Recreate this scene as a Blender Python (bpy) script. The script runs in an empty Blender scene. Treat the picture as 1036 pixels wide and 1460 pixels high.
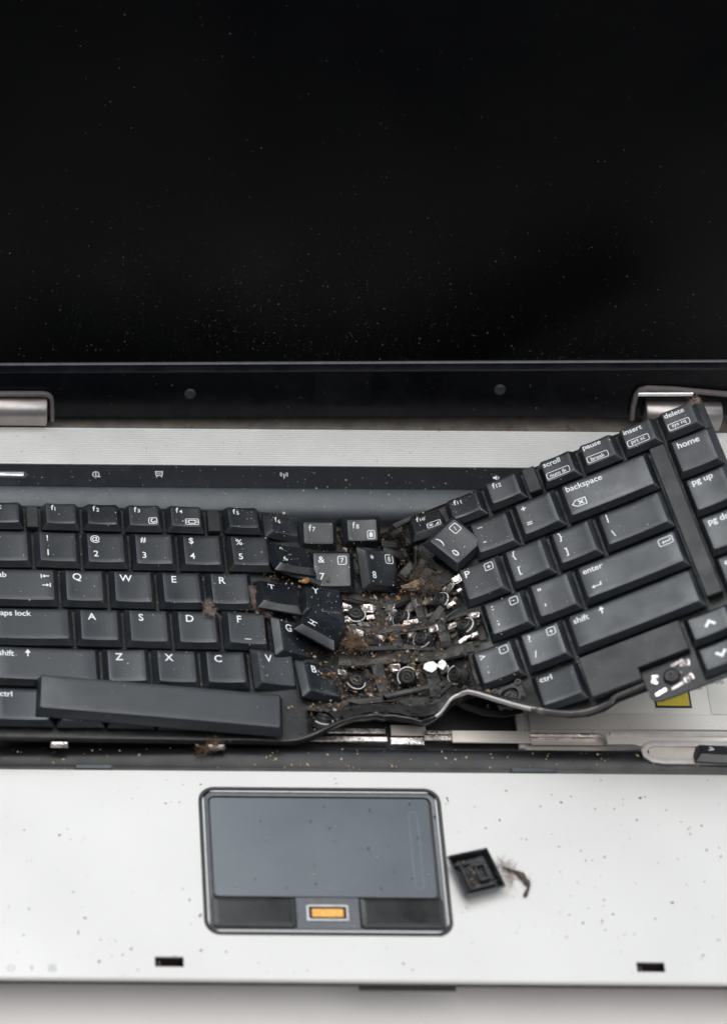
import bpy, bmesh, math, random
import numpy as np
from mathutils import Vector, Matrix, noise
random.seed(7)
rnd = random.random
uni = random.uniform
SC = bpy.context.scene
COL = SC.collection
# ------------------------------------------------------------------ camera, light, exposure
F, CX, CY, TH, ROLL, D0 = 4258., -59., 730., math.radians(53.4), .008, 1195.
fw = np.array([0, math.cos(TH), -math.sin(TH)])
_r = np.array([1., 0, 0]); _u = np.cross(_r, fw)
rt = math.cos(ROLL)*_r + math.sin(ROLL)*_u
up = math.cos(ROLL)*_u - math.sin(ROLL)*_r
CAM = -fw*D0
cd = bpy.data.cameras.new('camera'); cam = bpy.data.objects.new('camera', cd); COL.objects.link(cam)
cd.sensor_fit = 'VERTICAL'; cd.sensor_height = 24; cd.lens = F/1460*24; cd.shift_x = (518-CX)/1460
cd.clip_start = .05; cd.clip_end = 20
cam.matrix_world = Matrix(((rt[0], up[0], -fw[0], CAM[0]*.001), (rt[1], up[1], -fw[1], CAM[1]*.001), (rt[2], up[2], -fw[2], CAM[2]*.001), (0, 0, 0, 1)))
cd.dof.use_dof = True; cd.dof.focus_distance = 1.178; cd.dof.aperture_fstop = 4.2; cd.dof.aperture_blades = 7
SC.camera = cam
W = bpy.data.worlds.new('World'); SC.world = W; W.use_nodes = True
W.node_tree.nodes['Background'].inputs[0].default_value = (.75, .85, 1, 1)
W.node_tree.nodes['Background'].inputs[1].default_value = .19
def area(name, loc, target, sx, sy, power, col):
    l = bpy.data.lights.new(name, 'AREA'); l.shape = 'RECTANGLE'; l.size = sx; l.size_y = sy; l.energy = power; l.color = col
    o = bpy.data.objects.new(name, l); COL.objects.link(o); o.location = loc
    o.rotation_euler = (Vector(target)-Vector(loc)).to_track_quat('-Z', 'Y').to_euler()
    return o
area('window_light', (-.46, .95, 1.35), (-.40, -.08, 0), 1.5, 1.2, 16.5, (.86, .94, 1))
area('window_light', (1.25, .95, 1.35), (1.21, -.08, 0), 1.15, 1.2, 12.5, (.86, .94, 1))
area('ceiling_light', (.1, -.05, 1.65), (.14, -.02, 0), 3.2, 1.1, 38, (1, .985, .965))
SC.view_settings.view_transform = 'Standard'; SC.view_settings.look = 'None'
SC.view_settings.exposure = 0; SC.view_settings.gamma = 1; SC.view_settings.use_curve_mapping = False

# ------------------------------------------------------------------ survey helpers (millimetres)
def at(x, y, z=0.):
    "point of the horizontal plane z (mm above the palm rest) that the photo shows at x, y"
    r = fw + rt*(x-CX)/F - up*(y-CY)/F
    return CAM + r*(z-CAM[2])/r[2]
def rotv(w):
    w = np.array(w, float); t = np.linalg.norm(w)
    if t < 1e-9: return np.eye(3)
    k = w/t; K = np.array([[0, -k[2], k[1]], [k[2], 0, -k[0]], [-k[1], k[0], 0]])
    return np.eye(3) + math.sin(t)*K + (1-math.cos(t))*K@K
def rx(a): return rotv((a, 0, 0))
def ry(a): return rotv((0, a, 0))
def rz(a): return rotv((0, 0, a))
def mat4(R, t):
    M = Matrix.Identity(4)
    for i in range(3):
        for j in range(3): M[i][j] = R[i][j]
        M[i][3] = t[i]*.001
    return M

# ------------------------------------------------------------------ materials
def mat(name, col, rough=.5, metal=0., spec=.5, var=.15, vscale=300, bump=0., bscale=2500, rvar=.08, spots=None, objvar=0., coat=0):
    m = bpy.data.materials.new(name); m.use_nodes = True
    nt = m.node_tree; N = nt.nodes; L = nt.links; b = N['Principled BSDF']
    b.inputs['Metallic'].default_value = metal; b.inputs['Specular IOR Level'].default_value = spec
    if coat: b.inputs['Coat Weight'].default_value = coat; b.inputs['Coat Roughness'].default_value = .08
    g = N.new('ShaderNodeNewGeometry')
    n1 = N.new('ShaderNodeTexNoise'); n1.inputs['Scale'].default_value = vscale; n1.inputs['Detail'].default_value = 5
    L.new(g.outputs['Position'], n1.inputs['Vector'])
    mr = N.new('ShaderNodeMapRange'); mr.inputs[1].default_value = .3; mr.inputs[2].default_value = .7
    mr.inputs[3].default_value = 1-var; mr.inputs[4].default_value = 1+var
    L.new(n1.outputs['Fac'], mr.inputs[0])
    mx = N.new('ShaderNodeVectorMath'); mx.operation = 'SCALE'; mx.inputs[0].default_value = col
    L.new(mr.outputs[0], mx.inputs['Scale'])
    out = mx.outputs[0]
    if spots:                                   # dried dirt: (colour, noise scale, threshold)
        for sc_, ss, th in spots:
            n2 = N.new('ShaderNodeTexNoise'); n2.inputs['Scale'].default_value = ss; n2.inputs['Detail'].default_value = 3
            L.new(g.outputs['Position'], n2.inputs['Vector'])
            r2 = N.new('ShaderNodeMapRange'); r2.inputs[1].default_value = th; r2.inputs[2].default_value = th+.06
            L.new(n2.outputs['Fac'], r2.inputs[0])
            mm = N.new('ShaderNodeMix'); mm.data_type = 'RGBA'; L.new(r2.outputs[0], mm.inputs[0])
            L.new(out, mm.inputs[6]); mm.inputs[7].default_value = (*sc_, 1); out = mm.outputs[2]
    L.new(out, b.inputs['Base Color'])
    n3 = N.new('ShaderNodeTexNoise'); n3.inputs['Scale'].default_value = vscale*.35; n3.inputs['Detail'].default_value = 6
    L.new(g.outputs['Position'], n3.inputs['Vector'])
    r3 = N.new('ShaderNodeMapRange'); r3.inputs[1].default_value = .3; r3.inputs[2].default_value = .7
    r3.inputs[3].default_value = max(.02, rough-rvar); r3.inputs[4].default_value = rough+rvar
    L.new(n3.outputs['Fac'], r3.inputs[0]); ro = r3.outputs[0]
    if objvar:                                  # each piece worn a little differently
        oi = N.new('ShaderNodeObjectInfo'); md = N.new('ShaderNodeMath'); md.operation = 'MULTIPLY_ADD'
        md.inputs[1].default_value = objvar; md.inputs[2].default_value = -objvar/2; L.new(oi.outputs['Random'], md.inputs[0])
        ad = N.new('ShaderNodeMath'); ad.operation = 'ADD'; L.new(ro, ad.inputs[0]); L.new(md.outputs[0], ad.inputs[1]); ro = ad.outputs[0]
    L.new(ro, b.inputs['Roughness'])
    if bump:
        n4 = N.new('ShaderNodeTexNoise'); n4.inputs['Scale'].default_value = bscale; n4.inputs['Detail'].default_value = 2
        L.new(g.outputs['Position'], n4.inputs['Vector'])
        bp = N.new('ShaderNodeBump'); bp.inputs['Strength'].default_value = bump; bp.inputs['Distance'].default_value = .0002
        L.new(n4.outputs['Fac'], bp.inputs['Height']); L.new(bp.outputs[0], b.inputs['Normal'])
    return m
M = {}
M['table'] = mat('table_paint', (.90, .87, .845), .55, var=.04, vscale=20)
M['silver'] = mat('silver_paint', (.55, .538, .518), .45, .1, var=.035, vscale=18, bump=.14, bscale=6000, spots=[((.42, .39, .36), 260, .745), ((.33, .28, .23), 900, .80)])
M['grille'] = mat('ribbed_silver', (.58, .575, .56), .45, .35, var=.05, vscale=60, spots=[((.33, .30, .27), 350, .72)])
M['case'] = mat('grey_case', (.46, .44, .43), .6, var=.04, vscale=40)
M['strip'] = mat('charcoal_strip', (.008, .009, .0125), .17, spec=.4, var=.1, spots=[((.05, .05, .05), 2200, .76)])
M['bevel'] = mat('grey_satin_plastic', (.052, .060, .070), .36, var=.08, bump=.25, bscale=5000, spots=[((.13, .13, .13), 1400, .74)])
M['hand'] = mat('black_hand_strip', (.009, .0095, .011), .33, spec=.4, var=.15, bump=.1, spots=[((.04, .04, .04), 1500, .76)])
M['seam'] = mat('dark_red_seam', (.022, .010, .010), .6)
M['lid'] = mat('black_bezel', (.0026, .0029, .0043), .24, spec=.2, var=.1)
M['display'] = mat('black_display', (.0012, .0012, .0013), .27, spec=.11, var=.2, vscale=35, rvar=.1)
M['lip'] = mat('bezel_edge', (.12, .12, .13), .3, spec=.8)
M['sticker'] = mat('black_sticker', (.0036, .0040, .0056), .27, spec=.22)
M['rubber'] = mat('black_rubber', (.02, .02, .022), .55)
M['hinge'] = mat('satin_hinge_metal', (.36, .33, .32), .36, .8, var=.05, vscale=200)
M['taupe'] = mat('taupe_bracket', (.16, .14, .135), .45, .3)
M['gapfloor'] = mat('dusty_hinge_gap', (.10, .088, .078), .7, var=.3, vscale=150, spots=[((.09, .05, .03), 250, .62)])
M['key'] = mat('key_plastic', (.0060, .0080, .0115), .39, spec=.74, var=.2, vscale=250, bump=.15, bscale=7000, rvar=.09, objvar=.16, spots=[((.035, .035, .036), 450, .70), ((.07, .066, .06), 2600, .78)])
M['filler'] = mat('filler_plastic', (.0095, .0103, .0118), .46, var=.12, bump=.15, bscale=7000, spots=[((.06, .058, .055), 600, .68)])
M['capgloss'] = mat('glossy_black_cap', (.008, .0085, .009), .22, spec=.6, var=.3, bump=.5, bscale=900, spots=[((.05, .04, .03), 500, .64)])
M['fluff'] = mat('matted_fluff', (.035, .026, .019), .95, var=.6, vscale=300)
M['legend'] = mat('white_print', (.72, .73, .74), .5, var=.06, vscale=900)
M['print'] = mat('grey_print', (.30, .30, .32), .5)
M['frame'] = mat('dirty_black_frame', (.0085, .0083, .0082), .48, var=.5, vscale=350, bump=.8, bscale=1800, rvar=.18, spots=[((.026, .022, .018), 420, .60), ((.06, .048, .035), 1600, .67)])
M['web'] = mat('dusty_frame_web', (.030, .028, .026), .55, var=.45, vscale=350, bump=.6, bscale=1800, rvar=.15, spots=[((.075, .062, .048), 500, .60), ((.13, .105, .075), 1700, .68)])
M['plate'] = mat('dirty_base_plate', (.0045, .004, .0038), .5, .3, var=.5, vscale=300, bump=.5, bscale=1200, spots=[((.03, .021, .014), 380, .58), ((.09, .065, .042), 1500, .67)])
M['steel'] = mat('bare_steel', (.74, .67, .64), .36, .9, var=.3, vscale=500, rvar=.15, bump=.6, bscale=1500, spots=[((.12, .075, .045), 900, .60)])
M['rimgrey'] = mat('scuffed_rim', (.085, .08, .077), .4, .4, var=.4, vscale=150, spots=[((.3, .28, .27), 120, .60)])
M['rimsteel'] = mat('bent_rim_steel', (.58, .535, .515), .5, .25, var=.15, vscale=200)
M['rim'] = mat('black_rim', (.028, .027, .027), .35, .2, var=.3, bump=.2)
M['dome'] = mat('rubber_dome', (.014, .013, .013), .45, var=.3, bump=.3, bscale=2500, spots=[((.06, .055, .05), 900, .62)])
M['ring'] = mat('clear_ring', (.62, .62, .61), .22, var=.2, vscale=800, spots=[((.2, .17, .13), 900, .62)])
M['tray'] = mat('tray_metal', (.70, .64, .58), .38, .35, var=.06, vscale=80, spots=[((.35, .26, .18), 420, .70), ((.12, .08, .06), 900, .745)])
M['tray2'] = mat('tray_foil', (.75, .70, .63), .45, .25, var=.05, vscale=80, spots=[((.35, .28, .2), 500, .71)])
M['well'] = mat('dark_well', (.012, .012, .013), .5)
M['yellow'] = mat('yellow_label', (.80, .60, .03), .5, var=.05)
M['black'] = mat('black_print', (.012, .012, .012), .5)
M['tpframe'] = mat('touchpad_frame', (.010, .0105, .012), .42, spots=[((.12, .10, .06), 900, .745)])
M['tpbevel'] = mat('touchpad_bevel', (.07, .075, .085), .35)
M['pad'] = mat('touchpad_surface', (.088, .100, .114), .2, var=.05, vscale=45, bump=.03, bscale=8000, rvar=.1)
M['padline'] = mat('touchpad_scroll_print', (.135, .147, .162), .3)
M['button'] = mat('touchpad_button', (.006, .0062, .007), .26, spec=.3)
M['bezelsteel'] = mat('reader_bezel', (.42, .41, .40), .4, .6)
M['orange'] = mat('orange_sensor', (.72, .34, .07), .25, .3, var=.2, vscale=900)
M['chrome'] = mat('chrome_bar', (.92, .92, .92), .15, .6)
M['pale'] = mat('pale_dust', (.45, .42, .36), .8, var=.4, vscale=500)
M['screendust'] = mat('screen_dust', (.34, .31, .25), .9, var=.6, vscale=700)
M['tan'] = mat('tan_crumb', (.50, .38, .20), .8, var=.5, vscale=400)
M['rust'] = mat('rust_crumb', (.34, .15, .045), .8, var=.5, vscale=400)
M['brown'] = mat('brown_debris', (.15, .095, .055), .85, var=.7, vscale=300)
M['dark'] = mat('dark_speck', (.06, .045, .035), .8, var=.5, vscale=400)
M['lint'] = mat('pinkish_lint', (.30, .23, .20), .9, var=.4, vscale=500)
M['wood'] = mat('brown_flake', (.20, .14, .09), .8, var=.7, vscale=500, bump=.8, bscale=1200)
M['web2'] = mat('dirty_lint', (.115, .088, .070), .95, var=.6, vscale=350)
M['crushtan'] = mat('dirty_tan_crumb', (.30, .21, .115), .85, var=.7, vscale=350)
M['chip'] = mat('white_chip', (.80, .80, .74), .5, var=.1, vscale=400)

# ------------------------------------------------------------------ object helpers
THING = {}
def thing(name, label, cat, base=(0, 0, 0), group=None):
    o = bpy.data.objects.new(name, None); COL.objects.link(o); o.empty_display_size = .01
    o.location = [c*.001 for c in base]
    o['label'] = label; o['category'] = cat
    if group: o['group'] = group
    THING[o] = Matrix.Translation([c*.001 for c in base])
    return o
def finish(me, smooth=30):
    if smooth:
        me.polygons.foreach_set('use_smooth', [True]*len(me.polygons))
        me.set_sharp_from_angle(angle=math.radians(smooth))
def mesh(name, V, Fc, m, smooth=30, recalc=True):
    me = bpy.data.meshes.new(name)
    me.from_pydata([(v[0]*.001, v[1]*.001, v[2]*.001) for v in V], [], [tuple(f) for f in Fc])
    if recalc:
        bm = bmesh.new(); bm.from_mesh(me); bmesh.ops.recalc_face_normals(bm, faces=bm.faces); bm.to_mesh(me); bm.free()
    me.materials.append(M[m]); me.update(); finish(me, smooth)
    return me
def put(name, me, parent=None, MW=None, label=None, cat=None, kind=None, group=None):
    o = bpy.data.objects.new(name, me); COL.objects.link(o)
    MW = MW or Matrix.Identity(4)
    THING[o] = MW
    if parent:
        o.parent = parent; o.matrix_local = THING[parent].inverted() @ MW
    else: o.matrix_local = MW
    for k, v in (('label', label), ('category', cat), ('kind', kind), ('group', group)):
        if v: o[k] = v
    return o
def part(name, V, Fc, m, parent, smooth=30, label=None, kind=None, recalc=True):
    return put(name, mesh(name, V, Fc, m, smooth, recalc), parent, label=label, kind=kind)
def box(x0, x1, y0, y1, z0, z1, b=0.):
    "box with chamfered top edges"
    V = [(x0, y0, z0), (x1, y0, z0), (x1, y1, z0), (x0, y1, z0)]
    if b: V += [(x0, y0, z1-b), (x1, y0, z1-b), (x1, y1, z1-b), (x0, y1, z1-b)]
    V += [(x0+b, y0+b, z1), (x1-b, y0+b, z1), (x1-b, y1-b, z1), (x0+b, y1-b, z1)]
    Fc = [(3, 2, 1, 0)]; n = len(V)//4
    for k in range(n-1):
        a = k*4
        for i in range(4): Fc.append((a+i, a+(i+1) % 4, a+4+(i+1) % 4, a+4+i))
    a = (n-1)*4; Fc.append((a, a+1, a+2, a+3))
    return V, Fc
def join(*vf):
    V, Fc = [], []
    for v, f in vf:
        n = len(V); V += list(v); Fc += [tuple(i+n for i in q) for q in f]
    return V, Fc
def extrude_x(prof, x0, x1, nx=1, closed=False):
    V, Fc = [], []; n = len(prof)
    for k in range(nx+1):
        x = x0+(x1-x0)*k/nx
        V += [(x, p[0], p[1]) for p in prof]
    for k in range(nx):
        for i in range(n if closed else n-1):
            j = (i+1) % n; Fc.append((k*n+i, k*n+j, (k+1)*n+j, (k+1)*n+i))
    if closed: Fc += [tuple(range(n))[::-1], tuple(nx*n+i for i in range(n))]
    return V, Fc
def rrect(x0, x1, y0, y1, r, nc=4, ne=1):
    P = []
    for cx, cy, a0, (ex, ey) in ((x1-r, y0+r, -90, (x0+r, y0)), (x1-r, y1-r, 0, (x1, y0+r)), (x0+r, y1-r, 90, (x1-r, y1)), (x0+r, y0+r, 180, (x0, y1-r))):
        sx, sy = cx+r*math.cos(math.radians(a0)), cy+r*math.sin(math.radians(a0))
        for k in range(ne): t = k/ne; P.append((ex+(sx-ex)*t, ey+(sy-ey)*t))
        for k in range(nc): a = math.radians(a0+90*k/nc); P.append((cx+r*math.cos(a), cy+r*math.sin(a)))
    return P
def loft(rings, cap=True, capbot=False):
    V, Fc = [], []; n = len(rings[0])
    for r in rings: V += r
    for k in range(len(rings)-1):
        for i in range(n): j = (i+1) % n; Fc.append((k*n+i, k*n+j, (k+1)*n+j, (k+1)*n+i))
    if cap: Fc.append(tuple((len(rings)-1)*n+i for i in range(n)))
    if capbot: Fc.append(tuple(range(n))[::-1])
    return V, Fc
def sweep(path, prof, upv=None, closed_prof=True, cap=True):
    "sweep a 2D profile (side, up) along a 3D path"
    path = [np.array(p, float) for p in path]; V, Fc = [], []; n = len(prof)
    for i, p in enumerate(path):
        t = path[min(i+1, len(path)-1)]-path[max(i-1, 0)]; t = t/(np.linalg.norm(t)+1e-9)
        u0 = np.array(upv if upv is not None else (0, 0, 1.)); s = np.cross(t, u0)
        if np.linalg.norm(s) < 1e-6: s = np.array([1., 0, 0])
        s /= np.linalg.norm(s); u = np.cross(s, t)
        V += [tuple(p+s*a+u*b) for a, b in prof]
    for i in range(len(path)-1):
        for k in range(n if closed_prof else n-1):
            j = (k+1) % n; Fc.append((i*n+k, i*n+j, (i+1)*n+j, (i+1)*n+k))
    if cap and closed_prof: Fc += [tuple(range(n)), tuple((len(path)-1)*n+k for k in range(n))[::-1]]
    return V, Fc
def circ(r, n=8, rx_=1): return [(r*math.cos(2*math.pi*k/n)*rx_, r*math.sin(2*math.pi*k/n)) for k in range(n)]
def lathe(prof, n=20, c=(0, 0, 0)):
    V, Fc = [], []
    for r, z in prof:
        V += [(c[0]+r*math.cos(2*math.pi*k/n), c[1]+r*math.sin(2*math.pi*k/n), c[2]+z) for k in range(n)]
    for i in range(len(prof)-1):
        for k in range(n): j = (k+1) % n; Fc.append((i*n+k, i*n+j, (i+1)*n+j, (i+1)*n+k))
    Fc.append(tuple((len(prof)-1)*n+k for k in range(n)))
    return V, Fc

# flat lettering -----------------------------------------------------------------
_tc = {}
def text2d(s, size, off=0.0, shear=0.):
    k = (s, size, off, shear)
    if k not in _tc:
        cu = bpy.data.curves.new('t', 'FONT'); cu.body = s; cu.size = size; cu.resolution_u = 3; cu.offset = off; cu.shear = shear
        cu.align_x = 'CENTER'; cu.space_character = .98
        ob = bpy.data.objects.new('t', cu); me = ob.to_mesh()
        V = [(v.co.x, v.co.y) for v in me.vertices]; Fc = [tuple(p.vertices) for p in me.polygons]
        ob.to_mesh_clear(); bpy.data.objects.remove(ob); bpy.data.curves.remove(cu)
        if V:
            ys = [v[1] for v in V]; xs = [v[0] for v in V]; cx = (min(xs)+max(xs))/2; cy = (min(ys)+max(ys))/2
            V = [(x-cx, y-cy) for x, y in V]
        _tc[k] = (V, Fc)
    return _tc[k]
def stroke2d(pts, w, closed=False):
    "polyline drawn with a pen of width w"
    P = [np.array(p, float) for p in pts]; n = len(P); V, Fc = [], []
    for i in range(n):
        a = P[(i-1) % n] if (closed or i > 0) else None; b = P[(i+1) % n] if (closed or i < n-1) else None
        d1 = (P[i]-a) if a is not None else (b-P[i]); d2 = (b-P[i]) if b is not None else d1
        d1 = d1/(np.linalg.norm(d1)+1e-9); d2 = d2/(np.linalg.norm(d2)+1e-9)
        nn = np.array([-(d1+d2)[1], (d1+d2)[0]]); L = np.linalg.norm(nn); nn = nn/(L+1e-9)
        k = w/2/max(.45, L/2); V += [tuple(P[i]+nn*k), tuple(P[i]-nn*k)]
    for i in range(n if closed else n-1):
        j = (i+1) % n; Fc.append((2*i, 2*i+1, 2*j+1, 2*j))
    return V, Fc
def shift2d(vf, x, y): return [(a+x, b+y) for a, b in vf[0]], vf[1]
def T(s, x, y, size, off=.02, shear=0.): return shift2d(text2d(s, size, off, shear), x, y)
def TL(s, x, y, size, off=.02, shear=0.):       # left-aligned
    v, f = text2d(s, size, off, shear); mn = min(a for a, b in v) if v else 0
    return [(a-mn+x, b+y) for a, b in v], f
def BOX(x, y, w, h, lw=.32, r=.6): return stroke2d(rrect(x-w/2, x+w/2, y-h/2, y+h/2, r, 3, 1), lw, True)
def LINE(pts, w=.4): return stroke2d(pts, w)
def POLY(pts): return [tuple(p) for p in pts], [tuple(range(len(pts)))]
def CIRC(x, y, r, lw=.3, n=18): return stroke2d([(x+a, y+b) for a, b in circ(r, n)], lw, True)
def DISC(x, y, r, n=14): return POLY([(x+a, y+b) for a, b in circ(r, n)])

# ------------------------------------------------------------------ keyboard frames
U = 19.05
PL = (rotv((-.0463, .0631, .0311)), np.array([9.78, -1.06, 6.71]))
PR = (rotv((.0037, -.4404, .1695)), np.array([10.2, -34.82, -76.47]))
V0 = {'F': 0, '1': 13.3, 'Q': 13.3+U, 'A': 13.3+2*U, 'Z': 13.3+3*U, 'B': 13.3+4*U}
def S0(u, v, w=0.):
    p = np.array([u, -v, w]); a = PL[0]@p+PL[1]; b = PR[0]@p+PR[1]
    t = min(1, max(0, (u-118)/77)); t = t*t*(3-2*t)
    return a*(1-t)+b*t
CTRL = [(8*U, 41.9, 507, 875), (9*U, 41.9, 571, 876), (10*U, 41.9, 625, 855), (8.25*U, 60.9, 530, 912), (9.25*U, 60.9, 600, 908), (10.25*U, 60.9, 660, 890),
        (7.75*U, 80, 508, 968), (8.75*U, 80, 580, 965), (9.75*U, 80, 648, 960),
        (120, 112, 440, 1050), (130, 112, 470, 1035), (140, 112, 500, 1024), (150, 112, 530, 1019), (160, 112, 565, 1022), (170, 112, 600, 1026),
        (178, 112, 622, 1019), (186, 112, 643, 995), (193, 112, 660, 985), (203, 112, 705, 996), (212, 112, 750, 1008),
        (126.7, 100, 462, 1022)]
ANCH = [(106, 20), (106, 45), (106, 70), (108, 90), (108, 110), (215, 40), (215, 60), (215, 80), (225, 108), (120, 20), (140, 5), (200, 0), (200, 20), (120, 75), (165, 10)]
_c = []; _d = []
for u, v, x, y in CTRL:
    p = S0(u, v); r = p-CAM; pj = CY-F*(r@up)/(r@fw)
    q = at(x, y, p[2]+max(-4, min(4.5, .55*(pj-y)/2.1))); _c.append((u, v)); _d.append(q-p)
for u, v in ANCH: _c.append((u, v)); _d.append(np.zeros(3))
_c = np.array(_c); _d = np.array(_d)
def _k(a, b): return np.exp(-((a[:, None, :]-b[None, :, :])**2).sum(2)/(2*11.**2))
_wt = np.linalg.solve(_k(_c, _c)+.02*np.eye(len(_c)), _d)
def crum(u, v):
    m = math.exp(-((u-162-.12*v)/26)**4)
    if m < .003: return 0., 0.
    n = noise.noise(Vector((u*.075, v*.075, 3.1)))*1.6 + abs(noise.noise(Vector((u*.16, v*.16, 9.3))))*2.0-.5
    m2 = 1-.75*math.exp(-((u-160)/16)**2)*math.exp(-((v-42)/9)**2); n *= m2
    topfold = math.exp(-((u-172)/9)**2)*math.exp(-((v-12)/26)**2)
    return m*n*1.1 - 5*topfold + m*m2*1.3*noise.noise(Vector((u*.3, v*.3, 1))), m
def S(u, v, w=0.):
    p = S0(u, v, w)
    if 85 < u < 240:
        p = p + (_k(np.array([[u, v]]), _c)@_wt)[0]
        z, m = crum(u, v); p[2] += z
    return p
def Sframe(u, v):
    a, b, c = S(u, v), S(u+2.5, v), S(u, v-2.5)
    X = b-a; X /= np.linalg.norm(X); Y = c-a; Z = np.cross(X, Y); Z /= np.linalg.norm(Z); Y = np.cross(Z, X)
    return np.stack([X, Y, Z], 1), a

# ------------------------------------------------------------------ THE SETTING
tb = put('table', mesh('table', *box(-900, 1100, -700, 900, -66, -24, 2), 'table', 0), kind='structure')

# ------------------------------------------------------------------ LAPTOP
LX0, LX1 = -20., 352.
lap = thing('laptop', 'open silver and black laptop with its keyboard torn out of the well', 'laptop', (165, -80, -24))
def gx(px, py, z=0.): return float(at(px, py, z)[0])
def gy(px, py, z=0.): return float(at(px, py, z)[1])
YF, YP, YH = -208.3, -120.4, -109.4
# palm rest with openings for the latch slots and the touchpad
s1 = (gx(221, 1370), gx(262, 1370), gy(240, 1378.5), gy(240, 1364)); s2 = (gx(907, 1379), gx(947, 1379), gy(927, 1386), gy(927, 1372))
tp = (90.4, 180.8, -189.8, -127.4)
def sheet(xs, ys, holes, z, flip=False):
    V, Fc, idx = [], [], {}
    for j, y in enumerate(ys):
        for i, x in enumerate(xs): idx[i, j] = len(V); V.append((x, y, z))
    for j in range(len(ys)-1):
        for i in range(len(xs)-1):
            mx_, my_ = (xs[i]+xs[i+1])/2, (ys[j]+ys[j+1])/2
            if any(h[0] < mx_ < h[1] and h[2] < my_ < h[3] for h in holes): continue
            Fc.append((idx[i, j], idx[i+1, j], idx[i+1, j+1], idx[i, j+1]))
    return V, Fc
tph = (tp[0]+2, tp[1]-2, tp[2]+2, tp[3]-2)
xs = sorted({LX0+1.5, s1[0], s1[1], tph[0], tph[1], s2[0], s2[1], LX1-1.5})
ys = sorted({YF+1.2, s1[2], s1[3], s2[2], s2[3], tph[2], tph[3], YP})
top = sheet(xs, ys, [s1, s2, tph], 0.)
edge = extrude_x([(YF+1.2, 0), (YF+.7, -.1), (YF+.25, -.4), (YF, -.8), (YF, -1.2)], LX0+1.5, LX1-1.5)
sidel = ([(LX0+1.5, YF+1.2, 0), (LX0+1.5, YP, 0), (LX0, YP, -1.5), (LX0, YF+1.2, -1.5), (LX0, YP, -6), (LX0, YF, -6)], [(0, 1, 2, 3), (3, 2, 4, 5)])
sider = ([(LX1-1.5, YF+1.2, 0), (LX1-1.5, YP, 0), (LX1, YP, -1.5), (LX1, YF+1.2, -1.5), (LX1, YP, -6), (LX1, YF, -6)], [(0, 1, 2, 3), (3, 2, 4, 5)])
def wallring(h, z0, z1): return loft([[(h[0], h[2], z0), (h[1], h[2], z0), (h[1], h[3], z0), (h[0], h[3], z0)], [(h[0], h[2], z1), (h[1], h[2], z1), (h[1], h[3], z1), (h[0], h[3], z1)]], cap=False)
part('palm_rest', *join(top, edge, sidel, sider, wallring(s1, 0, -1), wallring(s2, 0, -1)), 'silver', lap, 30)
for h in (s1, s2):
    h2 = (h[0]+.01, h[1]-.01, h[2]+.01, h[3]-.01)
    part('latch_slot', *join(loft([[(h2[0], h2[2], -1), (h2[1], h2[2], -1), (h2[1], h2[3], -1), (h2[0], h2[3], -1)], [(h2[0], h2[2], -6), (h2[1], h2[2], -6), (h2[1], h2[3], -6), (h2[0], h2[3], -6)]]),
                             box(h[0]+1, h[0]+2.2, h[2]+.5, h[3]-.5, -5.5, -1.6, .2)), 'seam', lap, 0)
# front seam and bottom case
part('front_seam', *extrude_x([(YF+.1, -1.2), (YF+.05, -1.6), (YF+.15, -4.0), (YF+1.5, -4.4)], LX0+.6, LX1-.6), 'seam', lap, 0)
part('bottom_case', *extrude_x([(YF+.9, -4.2), (YF+1.6, -5.6), (YF+4.5, -11), (YF+9, -16), (YF+14, -19), (YF+20, -20.5), (62, -20.5), (62, -8), (60, -8), (60, -17), (YF+16, -17), (YF+6, -4.2)], LX0+.5, LX1-.5, 1, True), 'case', lap, 40)
part('rubber_foot', *lathe([(7, -24), (7, -21), (6.4, -20.5)], 20, (20, -190, 0)), 'rubber', lap)
for fx, fy in ((312, -190), (20, 40), (312, 40)): part('rubber_foot', *lathe([(7, -24), (7, -21), (6.4, -20.5)], 20, (fx, fy, 0)), 'rubber', lap)
xa, xb = gx(512, 1410, -5), gx(650, 1410, -5)
part('lid_release_button', *box(xa, xb, YF-.4, YF+2, -6.4, -4.6, .4), 'rubber', lap)
# hand strip in front of the keyboard
hp = [(YP, -.25), (YP+.2, -1.5), (YP+1.1, -1.7), (YP+2.2, -.9), (YP+4, .1), (YP+6, .5), (YP+8, .55), (YP+9.8, .2), (YP+10.7, -.5), (YP+11, -1.6), (YP+11, -11)]
part('hand_strip', *extrude_x(hp, LX0+.3, LX1-.3), 'hand', lap, 50)
for a, b in (((107, 1090), (160, 1090)), ((728, 1096), (792, 1096))):
    part('rest_tab', *box(gx(*a), gx(*b), YP+.5, YP+2.6, -1, .15, .4), 'bevel', lap)
# keyboard tray
TZ = -8.5
YR = 1.2
part('keyboard_tray', *join(sheet([LX0, LX1], [YH-1, YR+8], [], TZ-.6), sheet([LX0, LX0+.1], [YH, YR], [], TZ)), 'well', lap, 0)
tx0 = gx(740, 1020, TZ)
tl = part('drive_cover', *box(tx0, LX1-4, YH+4.8, YR-30, TZ-.6, TZ+.3, .3), 'tray', lap, 0)
part('foil_patch', *box(gx(845, 1000, TZ), gx(930, 1000, TZ), gy(880, 1017, TZ), gy(880, 1017, TZ)+22, TZ+.32, TZ+.45), 'tray2', tl, 0)
part('foil_patch', *box(gx(1010, 1000, TZ), LX1-6, gy(880, 1018, TZ), gy(880, 1018, TZ)+22, TZ+.32, TZ+.5), 'tray2', tl, 0)
part('tray_step', *extrude_x([(gy(900, 1043, TZ), TZ+.3), (gy(900, 1043, TZ)+.5, TZ+1.0), (gy(900, 1019, TZ)-.6, TZ+1.0), (gy(900, 1019, TZ), TZ+.3)], gx(752, 1020, TZ), LX1-5), 'tray', tl, 20)
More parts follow.
